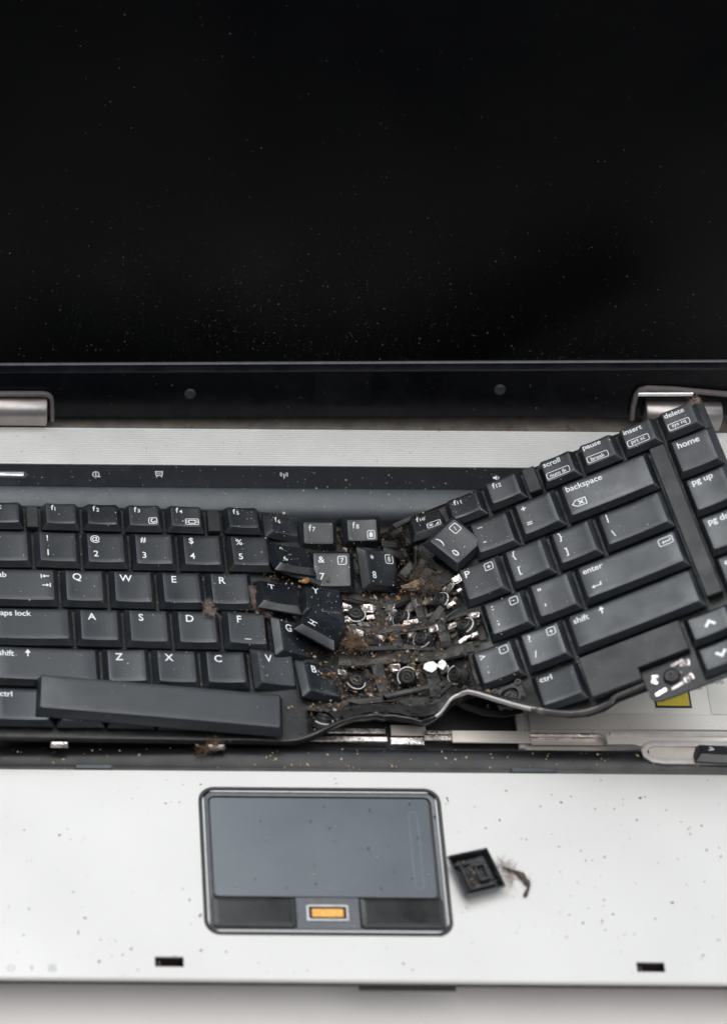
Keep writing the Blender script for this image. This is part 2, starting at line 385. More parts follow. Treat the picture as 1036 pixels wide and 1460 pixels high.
yl = (gx(932, 1000, TZ), gx(984, 1000, TZ), gy(957, 1010, TZ), gy(957, 1010, TZ)+26)
lb = part('warning_label', *box(yl[0], yl[1], yl[2], yl[3], TZ+.34, TZ+.5), 'black', tl, 0)
part('label_print', *sheet([yl[0]+.8, yl[1]-.8], [yl[2]+.9, yl[3]-.8], [], TZ+.53), 'yellow', tl, 0)
tv = join(T('606', gx(1020, 972, TZ), gy(1020, 972, TZ), 4), T('E', gx(1010, 972, TZ)-4, gy(1010, 980, TZ), 3.2))
part('label_print', [(a, b, TZ+.56) for a, b in tv[0]], tv[1], 'print', tl, 0)
rimx = gx(738, 1030, TZ)
part('tray_rib', *box(rimx-1.2, rimx+1.4, YH+4.6, YR-40, TZ-.6, TZ+2.0, .4), 'tray', lap)
# metal flange pieces along the front of the well
def flange(xa, xb, ya, yb, z, m='steel', h=.8, b=.25): return part('metal_flange', *box(gx(xa, ya, z), gx(xb, ya, z), gy(xa, yb, z), gy(xa, ya, z), z-h, z, b), m, lap)
flange(400, 552, 1049, 1056, -5, 'steel'); flange(400, 549, 1037, 1044, -6.5, 'steel')
flange(556, 604, 1051, 1061, -4, 'steel'); flange(556, 606, 1033, 1048, -7.5, 'tray')
flange(607, 643, 1041, 1046, -5, 'steel'); flange(604, 643, 1048, 1055, -4.5, 'steel')
flange(643, 754, 1041, 1058, -4.5, 'tray'); flange(754, 858, 1044, 1047.5, -4.5, 'steel'); flange(754, 860, 1050, 1052.5, -4.2, 'steel'); flange(754, 862, 1040, 1061, -5.3, 'tray', .6)
part('flange_plate', *loft([[(p[0], p[1], z) for p in [at(*q, .9) for q in ((866, 1061), (903, 1061), (912, 1064), (1050, 1066), (1300, 1068), (1300, 1048), (872, 1044), (863, 1048))]] for z in (.2, .9)]), 'tray', lap, 0)
part('flange_plate', *box(gx(868, 1046, 1), LX1-5, gy(900, 1050, 1), gy(900, 1044, 1), .5, 1.5, .4), 'rimsteel', lap)
# bent wire guide: the slot that held the arrow keys
gp = [(1300, 1065), (930, 1061), (921, 1064), (917, 1071), (920, 1078), (930, 1084), (945, 1086), (1300, 1089)]
part('key_guard', *sweep([at(x, y, 1.2) for x, y in gp], rrect(-1.2, 1.2, -.6, .8, .35, 2), cap=True), 'rimsteel', lap, 50)
part('guard_floor', *box(gx(925, 1080), LX1-6, gy(960, 1084), gy(960, 1066), -.5, .75), 'tray', lap, 0)
for xa, xb in ((LX0+.2, 5.5), (326, LX1-.2)):
    part('side_rail', *box(xa, xb, YH-.05, YR+.05, -9, -.05, .6), 'silver', lap, 0)
# rear: satin bevel, button strip, ribbed grille
bp_ = [(13.2, -.1), (12.9, .25), (12.2, .35), (10, .3), (7, -.2), (4.5, -1.2), (2.6, -2.6), (1.5, -4.2), (1.2, -5), (1.2, -10)]
part('rear_bevel', *extrude_x(bp_, LX0+.3, LX1-.3), 'bevel', lap, 50)
st = part('button_strip', *extrude_x([(24.6, -.4), (24.4, -.15), (13.6, -.15), (13.25, -.5)], LX0+.3, LX1-.3), 'strip', lap, 0)
gr = [(24.6, -.3), (24.7, .1), (25.3, .15)]
ngr = 16; y0g, y1g = 25.5, 43.0; pg_ = (y1g-y0g)/ngr
for k in range(ngr):
    y = y0g+k*pg_; gr += [(y, .12), (y+pg_*.6, .12), (y+pg_*.72, .03), (y+pg_*.88, .03)]
gr += [(43.1, .12), (43.4, -.2), (43.5, -3)]
part('speaker_grille', *extrude_x(gr, LX0+.3, LX1-.3), 'grille', lap, 0)
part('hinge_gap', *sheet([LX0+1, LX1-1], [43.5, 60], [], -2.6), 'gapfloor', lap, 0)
def strip_print(vf, m='legend', z=-.12, name='icon', parent=st): return part(name, [(a, b, z) for a, b in vf[0]], vf[1], m, parent, 0)
def ic(px, py): p = at(px, py, 0); return float(p[0]), float(p[1])
x, y = ic(137, 676); strip_print(join(CIRC(x, y, 1.3, .3), LINE([(x, y-.7), (x, y+.3)], .4), DISC(x, y+.75, .2), POLY([(x+1.0, y-1.4), (x+1.9, y-1.4), (x+1.4, y-.7)])))
x, y = ic(227, 676); strip_print(join(BOX(x, y+.3, 2.6, 1.8, .28, .2), LINE([(x-1.7, y+1.4), (x+1.7, y+1.4)], .3), LINE([(x-.8, y-.7), (x-1.1, y-1.6)], .25), LINE([(x+.8, y-.7), (x+1.1, y-1.6)], .25), LINE([(x-.8, y+.3), (x+.7, y+.3)], .3)))
x, y = ic(405, 678); strip_print(join(LINE([(x, y-1.4), (x, y+.7)], .3), DISC(x, y+.6, .32), *[LINE([(x+sg*r*math.cos(a), y+.6+r*math.sin(a)) for a in np.linspace(-.8, .8, 7)], .22) for sg in (-1, 1) for r in (.9, 1.5)]))
x, y = ic(707, 681); strip_print(join(POLY([(x-1.3, y-.5), (x-.6, y-.5), (x+.3, y-1.2), (x+.3, y+1.2), (x-.6, y+.5), (x-1.3, y+.5)]), LINE([(x+.8, y-.7), (x+1.1, y), (x+.8, y+.7)], .3)))
xe = gx(34.5, 676); yb_ = gy(20, 676)
part('power_button', *loft([[(a, b, z) for a, b in rrect(xe-22+k, xe-k, yb_-.85+k, yb_+.85-k, .5, 3)] for k, z in ((-.0, -.3), (0, .25), (.25, .45))]), 'chrome', st)
part('button_surround', *loft([[(a, b, z) for a, b in rrect(xe-23+k, xe+1.1-k, yb_-1.6+k, yb_+1.6-k, 1.1, 4)] for k, z in ((0, -.2), (.15, -.02), (.5, -.02), (.6, -.2))], cap=False), 'bevel', st)
# printed symbols on the palm rest
x, y = ic(16, 1380); strip_print(join(LINE([(x+1.2*math.cos(a), y+1.2*math.sin(a)) for a in np.linspace(2.2, 7.2, 16)], .3), LINE([(x, y), (x, y+1.6)], .3)), 'print', .03, 'icon', lap)
x, y = ic(45, 1380); strip_print(POLY([(x-.2, y-1.6), (x+.8, y+.4), (x+.2, y+.4), (x+.6, y+1.6), (x-.6, y), (x, y)]), 'print', .03, 'icon', lap)
x, y = ic(75, 1380); strip_print(join(*[BOX(x, y+k, 2.4, .8, .22, .2) for k in (-1, 0, 1)]), 'print', .03, 'icon', lap)

# touchpad ------------------------------------------------------------------------
def rring(k, z, r, ne=1): return [(a, b, z) for a, b in rrect(tp[0]+k, tp[1]-k, tp[2]+k, tp[3]-k, r, 6, ne)]
tpf = part('touchpad', *loft([rring(0, -.5, 6), rring(0, .25, 6), rring(.35, .55, 5.7), rring(1.1, .5, 5), rring(1.6, -.1, 4.5), rring(2.0, -.6, 4.2), rring(2.9, -.75, 3.4), rring(3.0, -1.6, 3.3)]), 'tpframe', lap, 40)
part('touchpad_bevel', *loft([rring(1.9, -.42, 4.3), rring(3.5, -.62, 2.8), rring(3.55, -.9, 2.7)], cap=False), 'tpbevel', tpf, 40)
py_split = gy(450, 1278)
def rr3(x0, x1, y0, y1, r, prof):
    return loft([[(a, b, z) for a, b in rrect(x0+k, x1-k, y0+k, y1-k, max(.05, r-k), 4)] for k, z in prof])
part('touch_surface', *rr3(tp[0]+4.3, tp[1]-4.6, py_split+.2, tp[3]-4.2, 1.5, ((0, -1.2), (0, -.6), (.2, -.5))), 'pad', tpf, 20)
xl = gx(593, 1210); strip_print(stroke2d(rrect(xl-1.6, xl+1.6, gy(590, 1266), gy(590, 1157), 1.5, 5), .3, True), 'padline', -.47, 'scroll_zone_print', tpf)
bl = (gx(303, 1300), gx(421, 1300), gx(514, 1300), gx(633, 1300)); by0, by1 = gy(450, 1323), py_split-.25
for a, b in ((bl[0], bl[1]), (bl[2], bl[3])):
    part('button', *rr3(a, b, by0, by1, 1.2, ((0, -1.4), (0, -.3), (.25, .15), (.8, .35), (2.2, .42))), 'button', tpf, 40)
part('reader_panel', *box(bl[1]+.4, bl[2]-.4, by0-.3, by1, -1.4, -.35, .15), 'tpbevel', tpf, 0)
fx0, fx1, fy0, fy1 = gx(437, 1302), gx(497, 1302), gy(467, 1313), gy(467, 1290)
part('fingerprint_reader', *loft([[(a, b, z) for a, b in rrect(fx0+k, fx1-k, fy0+k, fy1-k, .5, 3)] for k, z in ((0, -.4), (0, .0), (.15, .12), (.75, .12), (.85, -.3))], cap=False), 'bezelsteel', tpf)
part('sensor_bed', *box(fx0+.8, fx1-.8, fy0+.8, fy1-.8, -.4, -.2), 'button', tpf, 0)
part('fingerprint_sensor', *rr3(fx0+2.0, fx1-1.9, fy0+1.7, fy1-1.7, .3, ((0, -.3), (0, .02), (.1, .08))), 'orange', tpf, 0)

# lid ------------------------------------------------------------------------------
LT = math.radians(20)
LR = rotv(np.array([0, -math.cos(LT), math.sin(LT)])*.0146)
_e1 = np.array([1., 0, 0]); _e2 = np.array([0, math.sin(LT), math.cos(LT)]); _n = np.array([0, -math.cos(LT), math.sin(LT)])
LB = LR@np.stack([_e1, _e2, _n], 1)                # lid axes: across, up the lid, out of the lid
LO = np.array([16., 47.4, .4])
ML = mat4(LB, LO)
def lidpx(x, y, o=0.):
    "lid coordinates of the lid point (lifted o mm off its face) seen at x, y"
    r = fw+rt*(x-CX)/F-up*(y-CY)/F; n = LB[:, 2]; p0 = LO+n*o
    q = CAM+r*(((p0-CAM)@n)/(r@n)); return LB.T@(q-LO)
LW0, LW1, LH = -36., 336., 242.
CH = 25.3
c2 = CH-3.6
def lpart(name, V, Fc, m, parent, smooth=30, label=None): return put(name, mesh(name, V, Fc, m, smooth), parent, ML, label)
dz0, dz1 = LW0+14, LW1-14
rings = []
def lring(k, z, r=.5): return [(a, b, z) for a, b in rrect(LW0+k[0], LW1-k[0], k[1], LH-k[2], r, 3)]
lid = lpart('lid', *loft([lring((0, -.4, 0), -9, 3), lring((0, -.4, 0), -.8, 3), lring((.6, .2, .6), -.1, 2.5), lring((1.5, 1.1, 1.5), 0, 2), lring((14-3.4, c2, 10), 0, 2)], cap=False, capbot=True), 'lid', lap, 30)
lpart('bezel_lip', *loft([lring((14-3.4, c2, 10), 0, 2), lring((14-3.2, c2+.25, 10.2), .12, 2), lring((14-2.9, c2+.5, 10.4), -.05, 2), lring((14-.7, CH-.7, 12.6), -1.0, 1)], cap=False), 'lid', lid, 25)
lpart('bezel_inner_edge', *loft([lring((14-.7, CH-.7, 12.6), -1.0, 1), lring((14-.35, CH-.35, 12.8), -.75, 1), lring((14, CH, 13), -.95, 1), lring((14, CH, 13), -2.2, 1)], cap=False), 'lip', lid, 25)
lpart('display', *loft([lring((13.5, CH-.5, 12.5), -2, .5)]), 'display', lid, 0)
for px, py in ((271, 561), (712, 555)):
    c = lidpx(px, py); lpart('rubber_bumper', *lathe([(2.4, -.1), (2.3, .7), (1.9, 1.05), (1.0, 1.1), (.5, .9)], 20, (c[0], c[1], 0)), 'rubber', lid)
a, b = lidpx(446, 578), lidpx(530, 531); lpart('sticker', *box(a[0], b[0], a[1], b[1], .02, .14), 'sticker', lid, 0)
a, b = lidpx(948, 546), lidpx(1000, 534); lpart('sticker', *box(a[0], b[0], a[1], b[1], .02, .14), 'sticker', lid, 0)
# hinges
def hinge(x0, x1, yc=48.2, zc=6.4, r=5.2):
    pr = [(yc-r*math.cos(a), zc+r*math.sin(a)) for a in np.linspace(-.12, math.pi, 22)]
    pr = [(yc-r-.0, 1.6)] + pr + [(yc+r, 1.6)]
    V, Fc = extrude_x(pr, x0+.6, x1-.6); n = len(pr)
    cap = [(x0, yc+(a-yc)*.93, zc+(b-zc)*.93) for a, b in pr]; cap2 = [(x1, yc+(a-yc)*.93, zc+(b-zc)*.93) for a, b in pr]
    k = len(V); V += cap+cap2
    for i in range(n-1): Fc += [(i, i+1, k+i+1, k+i), (n+i, n+i+1, k+n+i+1, k+n+i)]
    Fc += [tuple(range(k, k+n)), tuple(range(k+n, k+2*n))]
    return part('hinge', V, Fc, 'hinge', lap, 35)
hinge(-14, gx(67, 585, 5)); hinge(gx(915, 580, 5), gx(1022, 580, 5))
def bracket(pts, o):
    P = [LO+LB@np.array([*(lidpx(x, y, o)[:2]), o]) for x, y in pts]
    return part('hinge_bracket', *sweep(P, rrect(-.85, .85, -1.5, 1.0, .5, 2), upv=LB[:, 2]), 'taupe', lap, 40)
bracket([(-60, 562), (60, 562), (68, 563), (73, 567), (74.5, 574), (75, 600)], 2)
bracket([(900, 598), (902, 580), (906, 564), (912, 557), (922, 554), (960, 555.5), (1020, 561), (1080, 566)], 2)
a, b = lidpx(909, 566, 3.5), lidpx(988, 561, 3.5)
part('hinge_shim', *[(lambda v: ([tuple(LO+LB@np.array(q)) for q in v[0]], v[1]))(box(a[0], b[0], a[1], b[1], 2.0, 3.2, .2))][0], 'chrome', lap, 0)

# ------------------------------------------------------------------ KEYBOARD
kb = thing('broken_keyboard', 'black laptop keyboard snapped in the middle, right half bent up', 'keyboard', tuple(S0(110, 60, -4)))
INS = (2.5, 2.5, 2.5, 2.2)
KH = 3.0
_km = {}
def keymesh(cw, ch, h=KH, ins=INS, d=.4, m='key', blank=False):
    k = (round(cw, 2), round(ch, 2), h, ins, d, m)
    if k in _km: return _km[k]
    x0, x1, y0, y1 = -cw/2, cw/2, -ch/2, ch/2; g = .6
    fx0, fx1, fy0, fy1 = x0+ins[0], x1-ins[1], y0+ins[3], y1-ins[2]
    mxc, hw = (fx0+fx1)/2, (fx1-fx0)/2
    def dz(x): t = min(1, abs(x-mxc)/hw); return -d*(1-t*t)
    ne = 6
    def ring(a0, a1, b0, b1, r, z, dish): return [(x, y, z+(dz(x) if dish else 0)) for x, y in rrect(a0, a1, b0, b1, r, 3, ne)]
    R = [ring(x0+g, x1-g, y0+g, y1-g, .5, -.4, 0), ring(x0+g, x1-g, y0+g, y1-g, .5, .3, 0),
         ring(fx0-.28, fx1+.28, fy0-.22, fy1+.25, .8, h-.42, 1), ring(fx0-.02, fx1+.02, fy0-.02, fy1+.02, .85, h-.12, 1), ring(fx0+.4, fx1-.4, fy0+.4, fy1-.4, .7, h, 1)]
    for s in (.72, .42, .14):
        cx, cy = mxc, (fy0+fy1)/2; ax, ay = hw*s, (fy1-fy0)/2*s
        R.append(ring(cx-ax, cx+ax, cy-ay, cy+ay, .8*s, h, 1))
    V, Fc = loft(R, True, True)
    _km[k] = (mesh('key', V, Fc, m, 28), (fx0, fx1, fy0, fy1, mxc, hw, d, h))
    return _km[k]
KEYS = []                                                           # (matrix, face) for the dust
def key(cw, ch, R, t, leg, parent=kb, h=KH, ins=INS, d=.4, label=None, name='key'):
    me, fc = keymesh(cw, ch, h, ins, d)
    MW = mat4(R, t)
    o = put(name, me, parent, MW, label)
    KEYS.append((MW, fc))
    if leg: legend(leg, fc, o, MW)
    return o
def legend(leg, fc, o, MW):
    fx0, fx1, fy0, fy1, mxc, hw, d, h = fc
    V, Fc = join(*leg(fx0, fx1, fy0, fy1))
    V3 = [(x, y, h+.08-d*max(0, 1-((x-mxc)/hw)**2)) for x, y in V]
    put('legend', mesh('legend', V3, Fc, 'legend', 0, False), o, MW)
# legends (face coordinates in mm)
def L1(s): return lambda a, b, c, e: [T(s, a+4.3, e-3.2, 4.6, .05)]
def L2(s, t, bx=None):
    def f(a, b, c, e):
        r = [T(s, a+3.0, e-2.9, 4.0, .04), T(t, a+3.0, e-10.3, 4.2, .04)]
        if bx: r += [BOX(b-2.9, e-3.2, 3.3, 3.6), T(bx, b-2.9, e-3.2, 3.0, .02)]
        return r
    return f
def LF(n, icon=None):
    def f(a, b, c, e):
        r = [T('f', a+2.5, e-2.2, 3.7, .03), TL(str(n), a+3.4, e-2.7, 2.6, .03)]
        if icon == 'moon': r += [BOX(b-2.4, c+2.3, 3.2, 2.9), LINE([(b-2.2+.9*math.cos(q), c+2.4+.9*math.sin(q)) for q in np.linspace(1.8, 6.0, 10)], .45)]
        if icon == 'disp': r += [BOX(b-3.4, c+2.3, 5.2, 2.9, .3), BOX(b-3.4, c+2.3, 2.6, 1.5, .4, .2), LINE([(b-5.4, c+1.6), (b-5.4, c+3.0)], .3), LINE([(b-1.4, c+1.6), (b-1.4, c+3.0)], .3)]
        if icon == 'batt': r += [BOX(b-2.4, c+2.4, 2.8, 3.4, .3), POLY([(b-3.1, c+1.4), (b-1.7, c+1.4), (b-1.7, c+3.2), (b-3.1, c+3.2)]), LINE([(b-2.8, c+3.5), (b-2, c+3.5)], .3)]
        if icon == 'sun': r += [BOX(b-3.4, c+2.3, 5.4, 3.0, .3), DISC(b-4.6, c+2.3, .6)] + [LINE([(b-4.6+.8*math.cos(q), c+2.3+.8*math.sin(q)), (b-4.6+1.2*math.cos(q), c+2.3+1.2*math.sin(q))], .2) for q in np.linspace(0, 5.5, 8)] + [POLY([(b-3.1, c+1.5), (b-1.4, c+1.5), (b-1.4, c+3.0)])]
        return r
    return f
def LW(s, dy=2.4, size=3.7, dx=1.2): return lambda a, b, c, e: [TL(s, a+dx, e-dy, size, .03)]
def LB2(s, t, wd):
    return lambda a, b, c, e: [TL(s, a+.6, e-2.1, 3.3, .03), BOX(a+.6+wd/2, c+2.2, wd, 2.9, .28), T(t, a+.6+wd/2, c+2.2, 2.5, .02)]
def ARW(x, y, s, d): # small line arrow
    if d == 'up': return [LINE([(x, y-s), (x, y+s*.7)], .55), POLY([(x-s*.75, y+.1), (x+s*.75, y+.1), (x, y+s*1.15)])]
    if d == 'l': return [LINE([(x+s, y), (x-s*.6, y)], .45), POLY([(x-s*.3, y+s*.6), (x-s*1.1, y), (x-s*.3, y-s*.6)])]
    if d == 'r': return [LINE([(x-s, y), (x+s*.6, y)], .45), POLY([(x+s*.3, y-s*.6), (x+s*1.1, y), (x+s*.3, y+s*.6)])]
def Ltab(a, b, c, e): return [TL('tab', a+1.2, e-2.6, 3.7, .03), *ARW(b-2.9, e-3, 1.3, 'l'), LINE([(b-4.7, e-4), (b-4.7, e-2)], .4), *ARW(b-3.2, e-7.4, 1.3, 'r'), LINE([(b-1.4, e-8.4), (b-1.4, e-6.4)], .4)]
def Lshift(a, b, c, e): return [TL('shift', a+1.2, e-2.8, 3.7, .03), *ARW(a+12.5, e-2.4, 1.5, 'up')]
def Lenter(a, b, c, e): return [TL('enter', a+1.2, e-2.8, 3.7, .03), *ARW(a+4, e-10.6, 1.4, 'l'), LINE([(a+5.2, e-10.6), (a+6.2, e-10.6), (a+6.2, e-9.2)], .45), BOX(b-3.6, e-3.2, 5.4, 3.2), *ARW(b-4, e-3.4, 1.1, 'l'), LINE([(b-3, e-3.4), (b-1.9, e-3.4), (b-1.9, e-2.4)], .35)]
def Lback(a, b, c, e): return [TL('backspace', a+1.2, e-2.8, 3.7, .03), stroke2d([(a+1.6, e-10), (a+3.2, e-11.5), (a+7, e-11.5), (a+7, e-8.5), (a+3.2, e-8.5)], .38, True), LINE([(a+4, e-10.9), (a+6, e-9.1)], .5), LINE([(a+4, e-9.1), (a+6, e-10.9)], .5)]
def CHEV(x, y, s, ang):
    c, n = math.cos(ang), math.sin(ang)
    return stroke2d([(x+c*p-n*q, y+n*p+c*q) for p, q in ((-s, -.55*s), (0, .5*s), (s, -.55*s))], s*.62)
def Lchev(ang, x=0, y=0): return lambda a, b, c, e: [CHEV((a+b)/2+x, (c+e)/2+y, 1.9, ang)]
def LSYM(s, t, bx=None, k=4.2):
    def f(a, b, c, e):
        r = [T(s, a+2.6, e-2.8, k, .05), T(t, a+3.0, e-10.2, k, .05)]
        if bx: r += [BOX(b-2.9, e-3.0, 3.2, 3.2, .34), T(bx, b-2.9, e-3.0, 3.2, .05)]
        return r
    return f
def on(P, u0, u1, row, leg, h=None, w=0., tilt=None, **k):
    ch = h or (13.3 if row == 'F' else U); v = (V0[row] if isinstance(row, str) else row)
    if row == 'F': k.setdefault('ins', (2.5, 2.5, 1.0, 2.2))
    c = P[0]@np.array([(u0+u1)/2, -(v+ch/2), w])+P[1]; R = P[0]
    if tilt is not None: R = R@rotv(tilt)
    j = rotv((uni(-.03, .03), uni(-.028, .028), uni(-.010, .010)))
    return key(u1-u0, ch, R@j, c, leg, **k)
FW = 16.6
# left half
on(PL, -1, 16.4, 'F', lambda a, b, c, e: [TL('esc', a+1.2, e-2.3, 3.6, .03)])
for i, icn in enumerate((None, None, 'moon', 'disp')): on(PL, 22.3+i*FW, 22.3+(i+1)*FW, 'F', LF(i+1, icn))
on(PL, 95, 95+FW, 'F', LF(5), tilt=(0, .05, .02))
on(PL, -.5, U, '1', L2('~', '`'))
for i, (s, t) in enumerate((('!', '1'), ('@', '2'), ('#', '3'), ('$', '4'), ('%', '5'))): on(PL, (i+1)*U, (i+2)*U, '1', L2(s, t), tilt=(0, .04, .015) if t == '5' else None)
on(PL, -.5, 1.5*U, 'Q', Ltab)
for i, s in enumerate('QWER'): on(PL, (1.5+i)*U, (2.5+i)*U, 'Q', L1(s))
on(PL, -.5, 1.75*U, 'A', LW('caps lock', 2.6))
for i, s in enumerate('ASDF'):
    f1 = L1(s)
    on(PL, (1.75+i)*U, (2.75+i)*U, 'A', (lambda a, b, c, e, f1=f1: f1(a, b, c, e)+[LINE([((a+b)/2-1.3, c+2), ((a+b)/2+1.3, c+2)], .3)]) if s == 'F' else f1, tilt=(.03, .06, 0) if s == 'F' else None)
on(PL, -.5, 2.25*U, 'Z', Lshift)
for i, s in enumerate('ZXC'): on(PL, (2.25+i)*U, (3.25+i)*U, 'Z', L1(s))
on(PL, -.5, 1.25*U, 'B', LW('ctrl', 2.6))
on(PL, 1.25*U, 2.25*U, 'B', LW('fn', 2.6)); on(PL, 2.25*U, 3.25*U, 'B', None); on(PL, 3.25*U, 4.25*U, 'B', LW('alt', 2.6))
# buckled keys of the middle, still clipped on
def mid(cw, ch, w, t, leg, z=None, **k):
    t = np.array(t, float)
    if z is not None: t = CAM+(t-CAM)*((z-CAM[2])/(t[2]-CAM[2]))
    return key(cw, ch, rotv(w), t, leg, **k)
mid(FW, 13.3, (-.056, .385, .048), (128.6, -5.95, -1.76), LF(6))
mid(FW, 13.3, (.374, .052, .019), (143.5, -6.46, -4.5), LF(7), z=-2.5)
mid(FW, 13.3, (.371, .036, .045), (161.3, -4.0, -5.6), LF(8, 'batt'), z=-3)
mid(U, U, (.163, -.026, -.01), (148.0, -24.4, -5.15), L2('&', '7', '7'), z=-2.5)
mid(U, U, (.264, .448, .164), (166.6, -22.5, -6.0), L2('*', '8', '8'), z=-3)
mid(U, U, (-.2, .2, -.02), (142.6, -41.0, -3), L1('Y'))
mid(U, U, (.017, .511, .066), (129.3, -62.0, 1.33), L1('G'))
mid(U, U, (.05, .30, .08), (121.5, -76.5, 2.0), L1('V'))
mid(U, U, (-.084, .43, .09), (138.6, -80.2, 0.), L1('B'))
# right half
FO = 3.5
on(PR, 187.4, 187.4+FW, 'F', LF(10, 'sun'), w=-2.2, tilt=(-.28, .10, 0))
on(PR, 200.5+FO, 217.1+FO, 'F', LF(11), tilt=(-.12, .03, 0), w=-.8); on(PR, 217.1+FO, 233.7+FO, 'F', LF(12))
for i, (s, t, wd) in enumerate((('scroll', 'num lk', 9.2), ('pause', 'break', 8.4), ('insert', 'prt sc', 8.6), ('delete', 'sys rq', 8.4))):
    on(PR, 239.8+FO+i*FW, 239.8+FO+(i+1)*FW, 'F', LB2(s, t, wd))
on(PR, 11*U, 12*U, '1', L2('_', '-'), w=-1.2, tilt=(-.06, .05, 0)); on(PR, 12*U, 13*U, '1', LSYM('+', '=')); on(PR, 13*U, 15*U, '1', Lback)
on(PR, 10.5*U, 11.5*U, 'Q', lambda a, b, c, e: [T('P', a+2.4, e-2.9, 4.4, .05), BOX(b-2.9, e-3, 3.2, 3.2, .34), T('*', b-2.9, e-3.1, 3.4, .05)])
on(PR, 11.5*U, 12.5*U, 'Q', LSYM('{', '[')); on(PR, 12.5*U, 13.5*U, 'Q', LSYM('}', ']')); on(PR, 13.5*U, 15*U, 'Q', LSYM('|', '\\'))
on(PR, 10.75*U, 11.75*U, 'A', LSYM(':', ';', '-')); on(PR, 11.75*U, 12.75*U, 'A', LSYM('"', "'", None, 4.6)); on(PR, 12.75*U, 15*U, 'A', Lenter)
on(PR, 10.25*U, 11.25*U, 'Z', LSYM('>', '.', '·')); on(PR, 11.25*U, 12.25*U, 'Z', LSYM('?', '/', '+')); on(PR, 12.25*U, 15*U, 'Z', Lshift)
on(PR, 214, 233.6, 'B', LW('ctrl', 2.4), tilt=(-.16, .06, 0), w=-.6)
for i, s in enumerate(('home', 'pg up', 'pg dn', 'end')): on(PR, 292.6, 292.6+U, '1QAZ'[i], (lambda a, b, c, e, s=s: [TL(s, a+1.6, e-2.6, 3.9, .04)]))
on(PR, 274.2, 293.2, 90.7, Lchev(0), h=13.8); on(PR, 274.2, 293.2, 104.6, Lchev(math.pi), h=13.8); on(PR, 293.3, 312.3, 104.6, None, h=13.8)
# blank filler pieces
def filler(P, u0, u1, v0, v1, w0=-.6, w1=2.0):
    c = P[0]@np.array([(u0+u1)/2, -(v0+v1)/2, 0])+P[1]; a, b = (u1-u0)/2, (v1-v0)/2
    put('filler_strip', mesh('filler_strip', *loft([[(x, y, z) for x, y in rrect(-a+k, a-k, -b+k, b-k, .5, 3)] for k, z in ((0, w0), (0, w1-.3), (.3, w1))]), 'filler', 30), kb, mat4(P[0], c))
filler(PL, 16.9, 21.6, 1.5, 12.4); filler(PL, 89.2, 94.3, 1.5, 12.4); filler(PR, 237.8, 242.8, .8, 12.6, -.6, 2.4); filler(PR, 286.2, 292.3, 14.0, 86.2); _q = [(234.1, 91.2), (234.1, 109.4), (253.6, 109.4), (253.6, 104.4), (273.4, 104.4), (273.4, 91.2)]; _cq = (253., 99.)
put('filler_strip', mesh('filler_strip', *loft([[(u-_cq[0]+(k if u < 240 else -k), -(v-_cq[1])+(k if v > 100 else -k), z) for u, v in _q] for k, z in ((0, -.6), (0, 1.9), (.3, 2.2))]), 'filler', 30), kb, mat4(PR[0], PR[0]@np.array([_cq[0], -_cq[1], 0])+PR[1]))
# buckled key frame (top) and base plate
HOLES = []
CELLS = [(8*U, 41.9), (9*U, 41.9), (10*U, 41.9), (8.25*U, 60.9), (9.25*U, 60.9), (10.25*U, 60.9), (7.75*U, 80), (8.75*U, 80), (9.75*U, 80), (9.5*U, 22.8)]
for u, v in CELLS: HOLES.append((u-7.3, u+7.3, v-6.8, v+6.8))
HOLES += [(172, 184, 1.5, 11), (198.5, 210.5, 93, 106), (120, 133.5, 95, 107)]
def platemesh(w, holes, jit, v1=111.):
    us = list(np.arange(-3, 104, 6.)) + list(np.arange(104, 218, 1.5)) + list(np.arange(218, 311, 6.)) + [311.8]
    vs = list(np.arange(-1.2, v1, 1.65)) + [v1]
    V, Fc, idx = [], [], {}
    for j, v in enumerate(vs):
        for i, u in enumerate(us):
            p = S(float(u), float(v), w)
            if jit:
                m = math.exp(-((u-160)/28)**4); p = p+np.array([0, 0, m*jit*noise.noise(Vector((u*.23, v*.23, 5.)))])
            idx[i, j] = len(V); V.append(tuple(p))
    for j in range(len(vs)-1):
        for i in range(len(us)-1):
            um, vm = (us[i]+us[i+1])/2, (vs[j]+vs[j+1])/2
            if any(h[0] < um < h[1] and h[2] < vm < h[3] for h in holes): continue
            if 184 < um < 187 and 12 < vm < 24: continue
            if um > 0 and vm > 110 and not (um < 312): continue
            Fc.append((idx[i, j], idx[i, j+1], idx[i+1, j+1], idx[i+1, j]))
    return V, Fc
fr = part('key_frame', *platemesh(-1.9, HOLES, .5), 'frame', kb, 50, recalc=False)
so = fr.modifiers.new('thickness', 'SOLIDIFY'); so.thickness = .0007; so.offset = -1
pl_ = part('base_plate', *platemesh(-4.6, [], 1.6), 'plate', kb, 60, recalc=False)
so = pl_.modifiers.new('thickness', 'SOLIDIFY'); so.thickness = .0006; so.offset = -1
# tongue of the plate that carries the arrow keys
def onR(u, v, w): return PR[0]@np.array([u, -v, w])+PR[1]
tg = [(253.8, 105), (253.8, 116.5), (255.2, 118.6), (257.5, 119.4), (312.5, 119.4), (312.5, 105)]
tng = part('arrow_plate', *loft([[tuple(onR(u, v, w)) for u, v in tg] for w in (-1.9, -.9, -.7)]), 'filler', kb, 0)
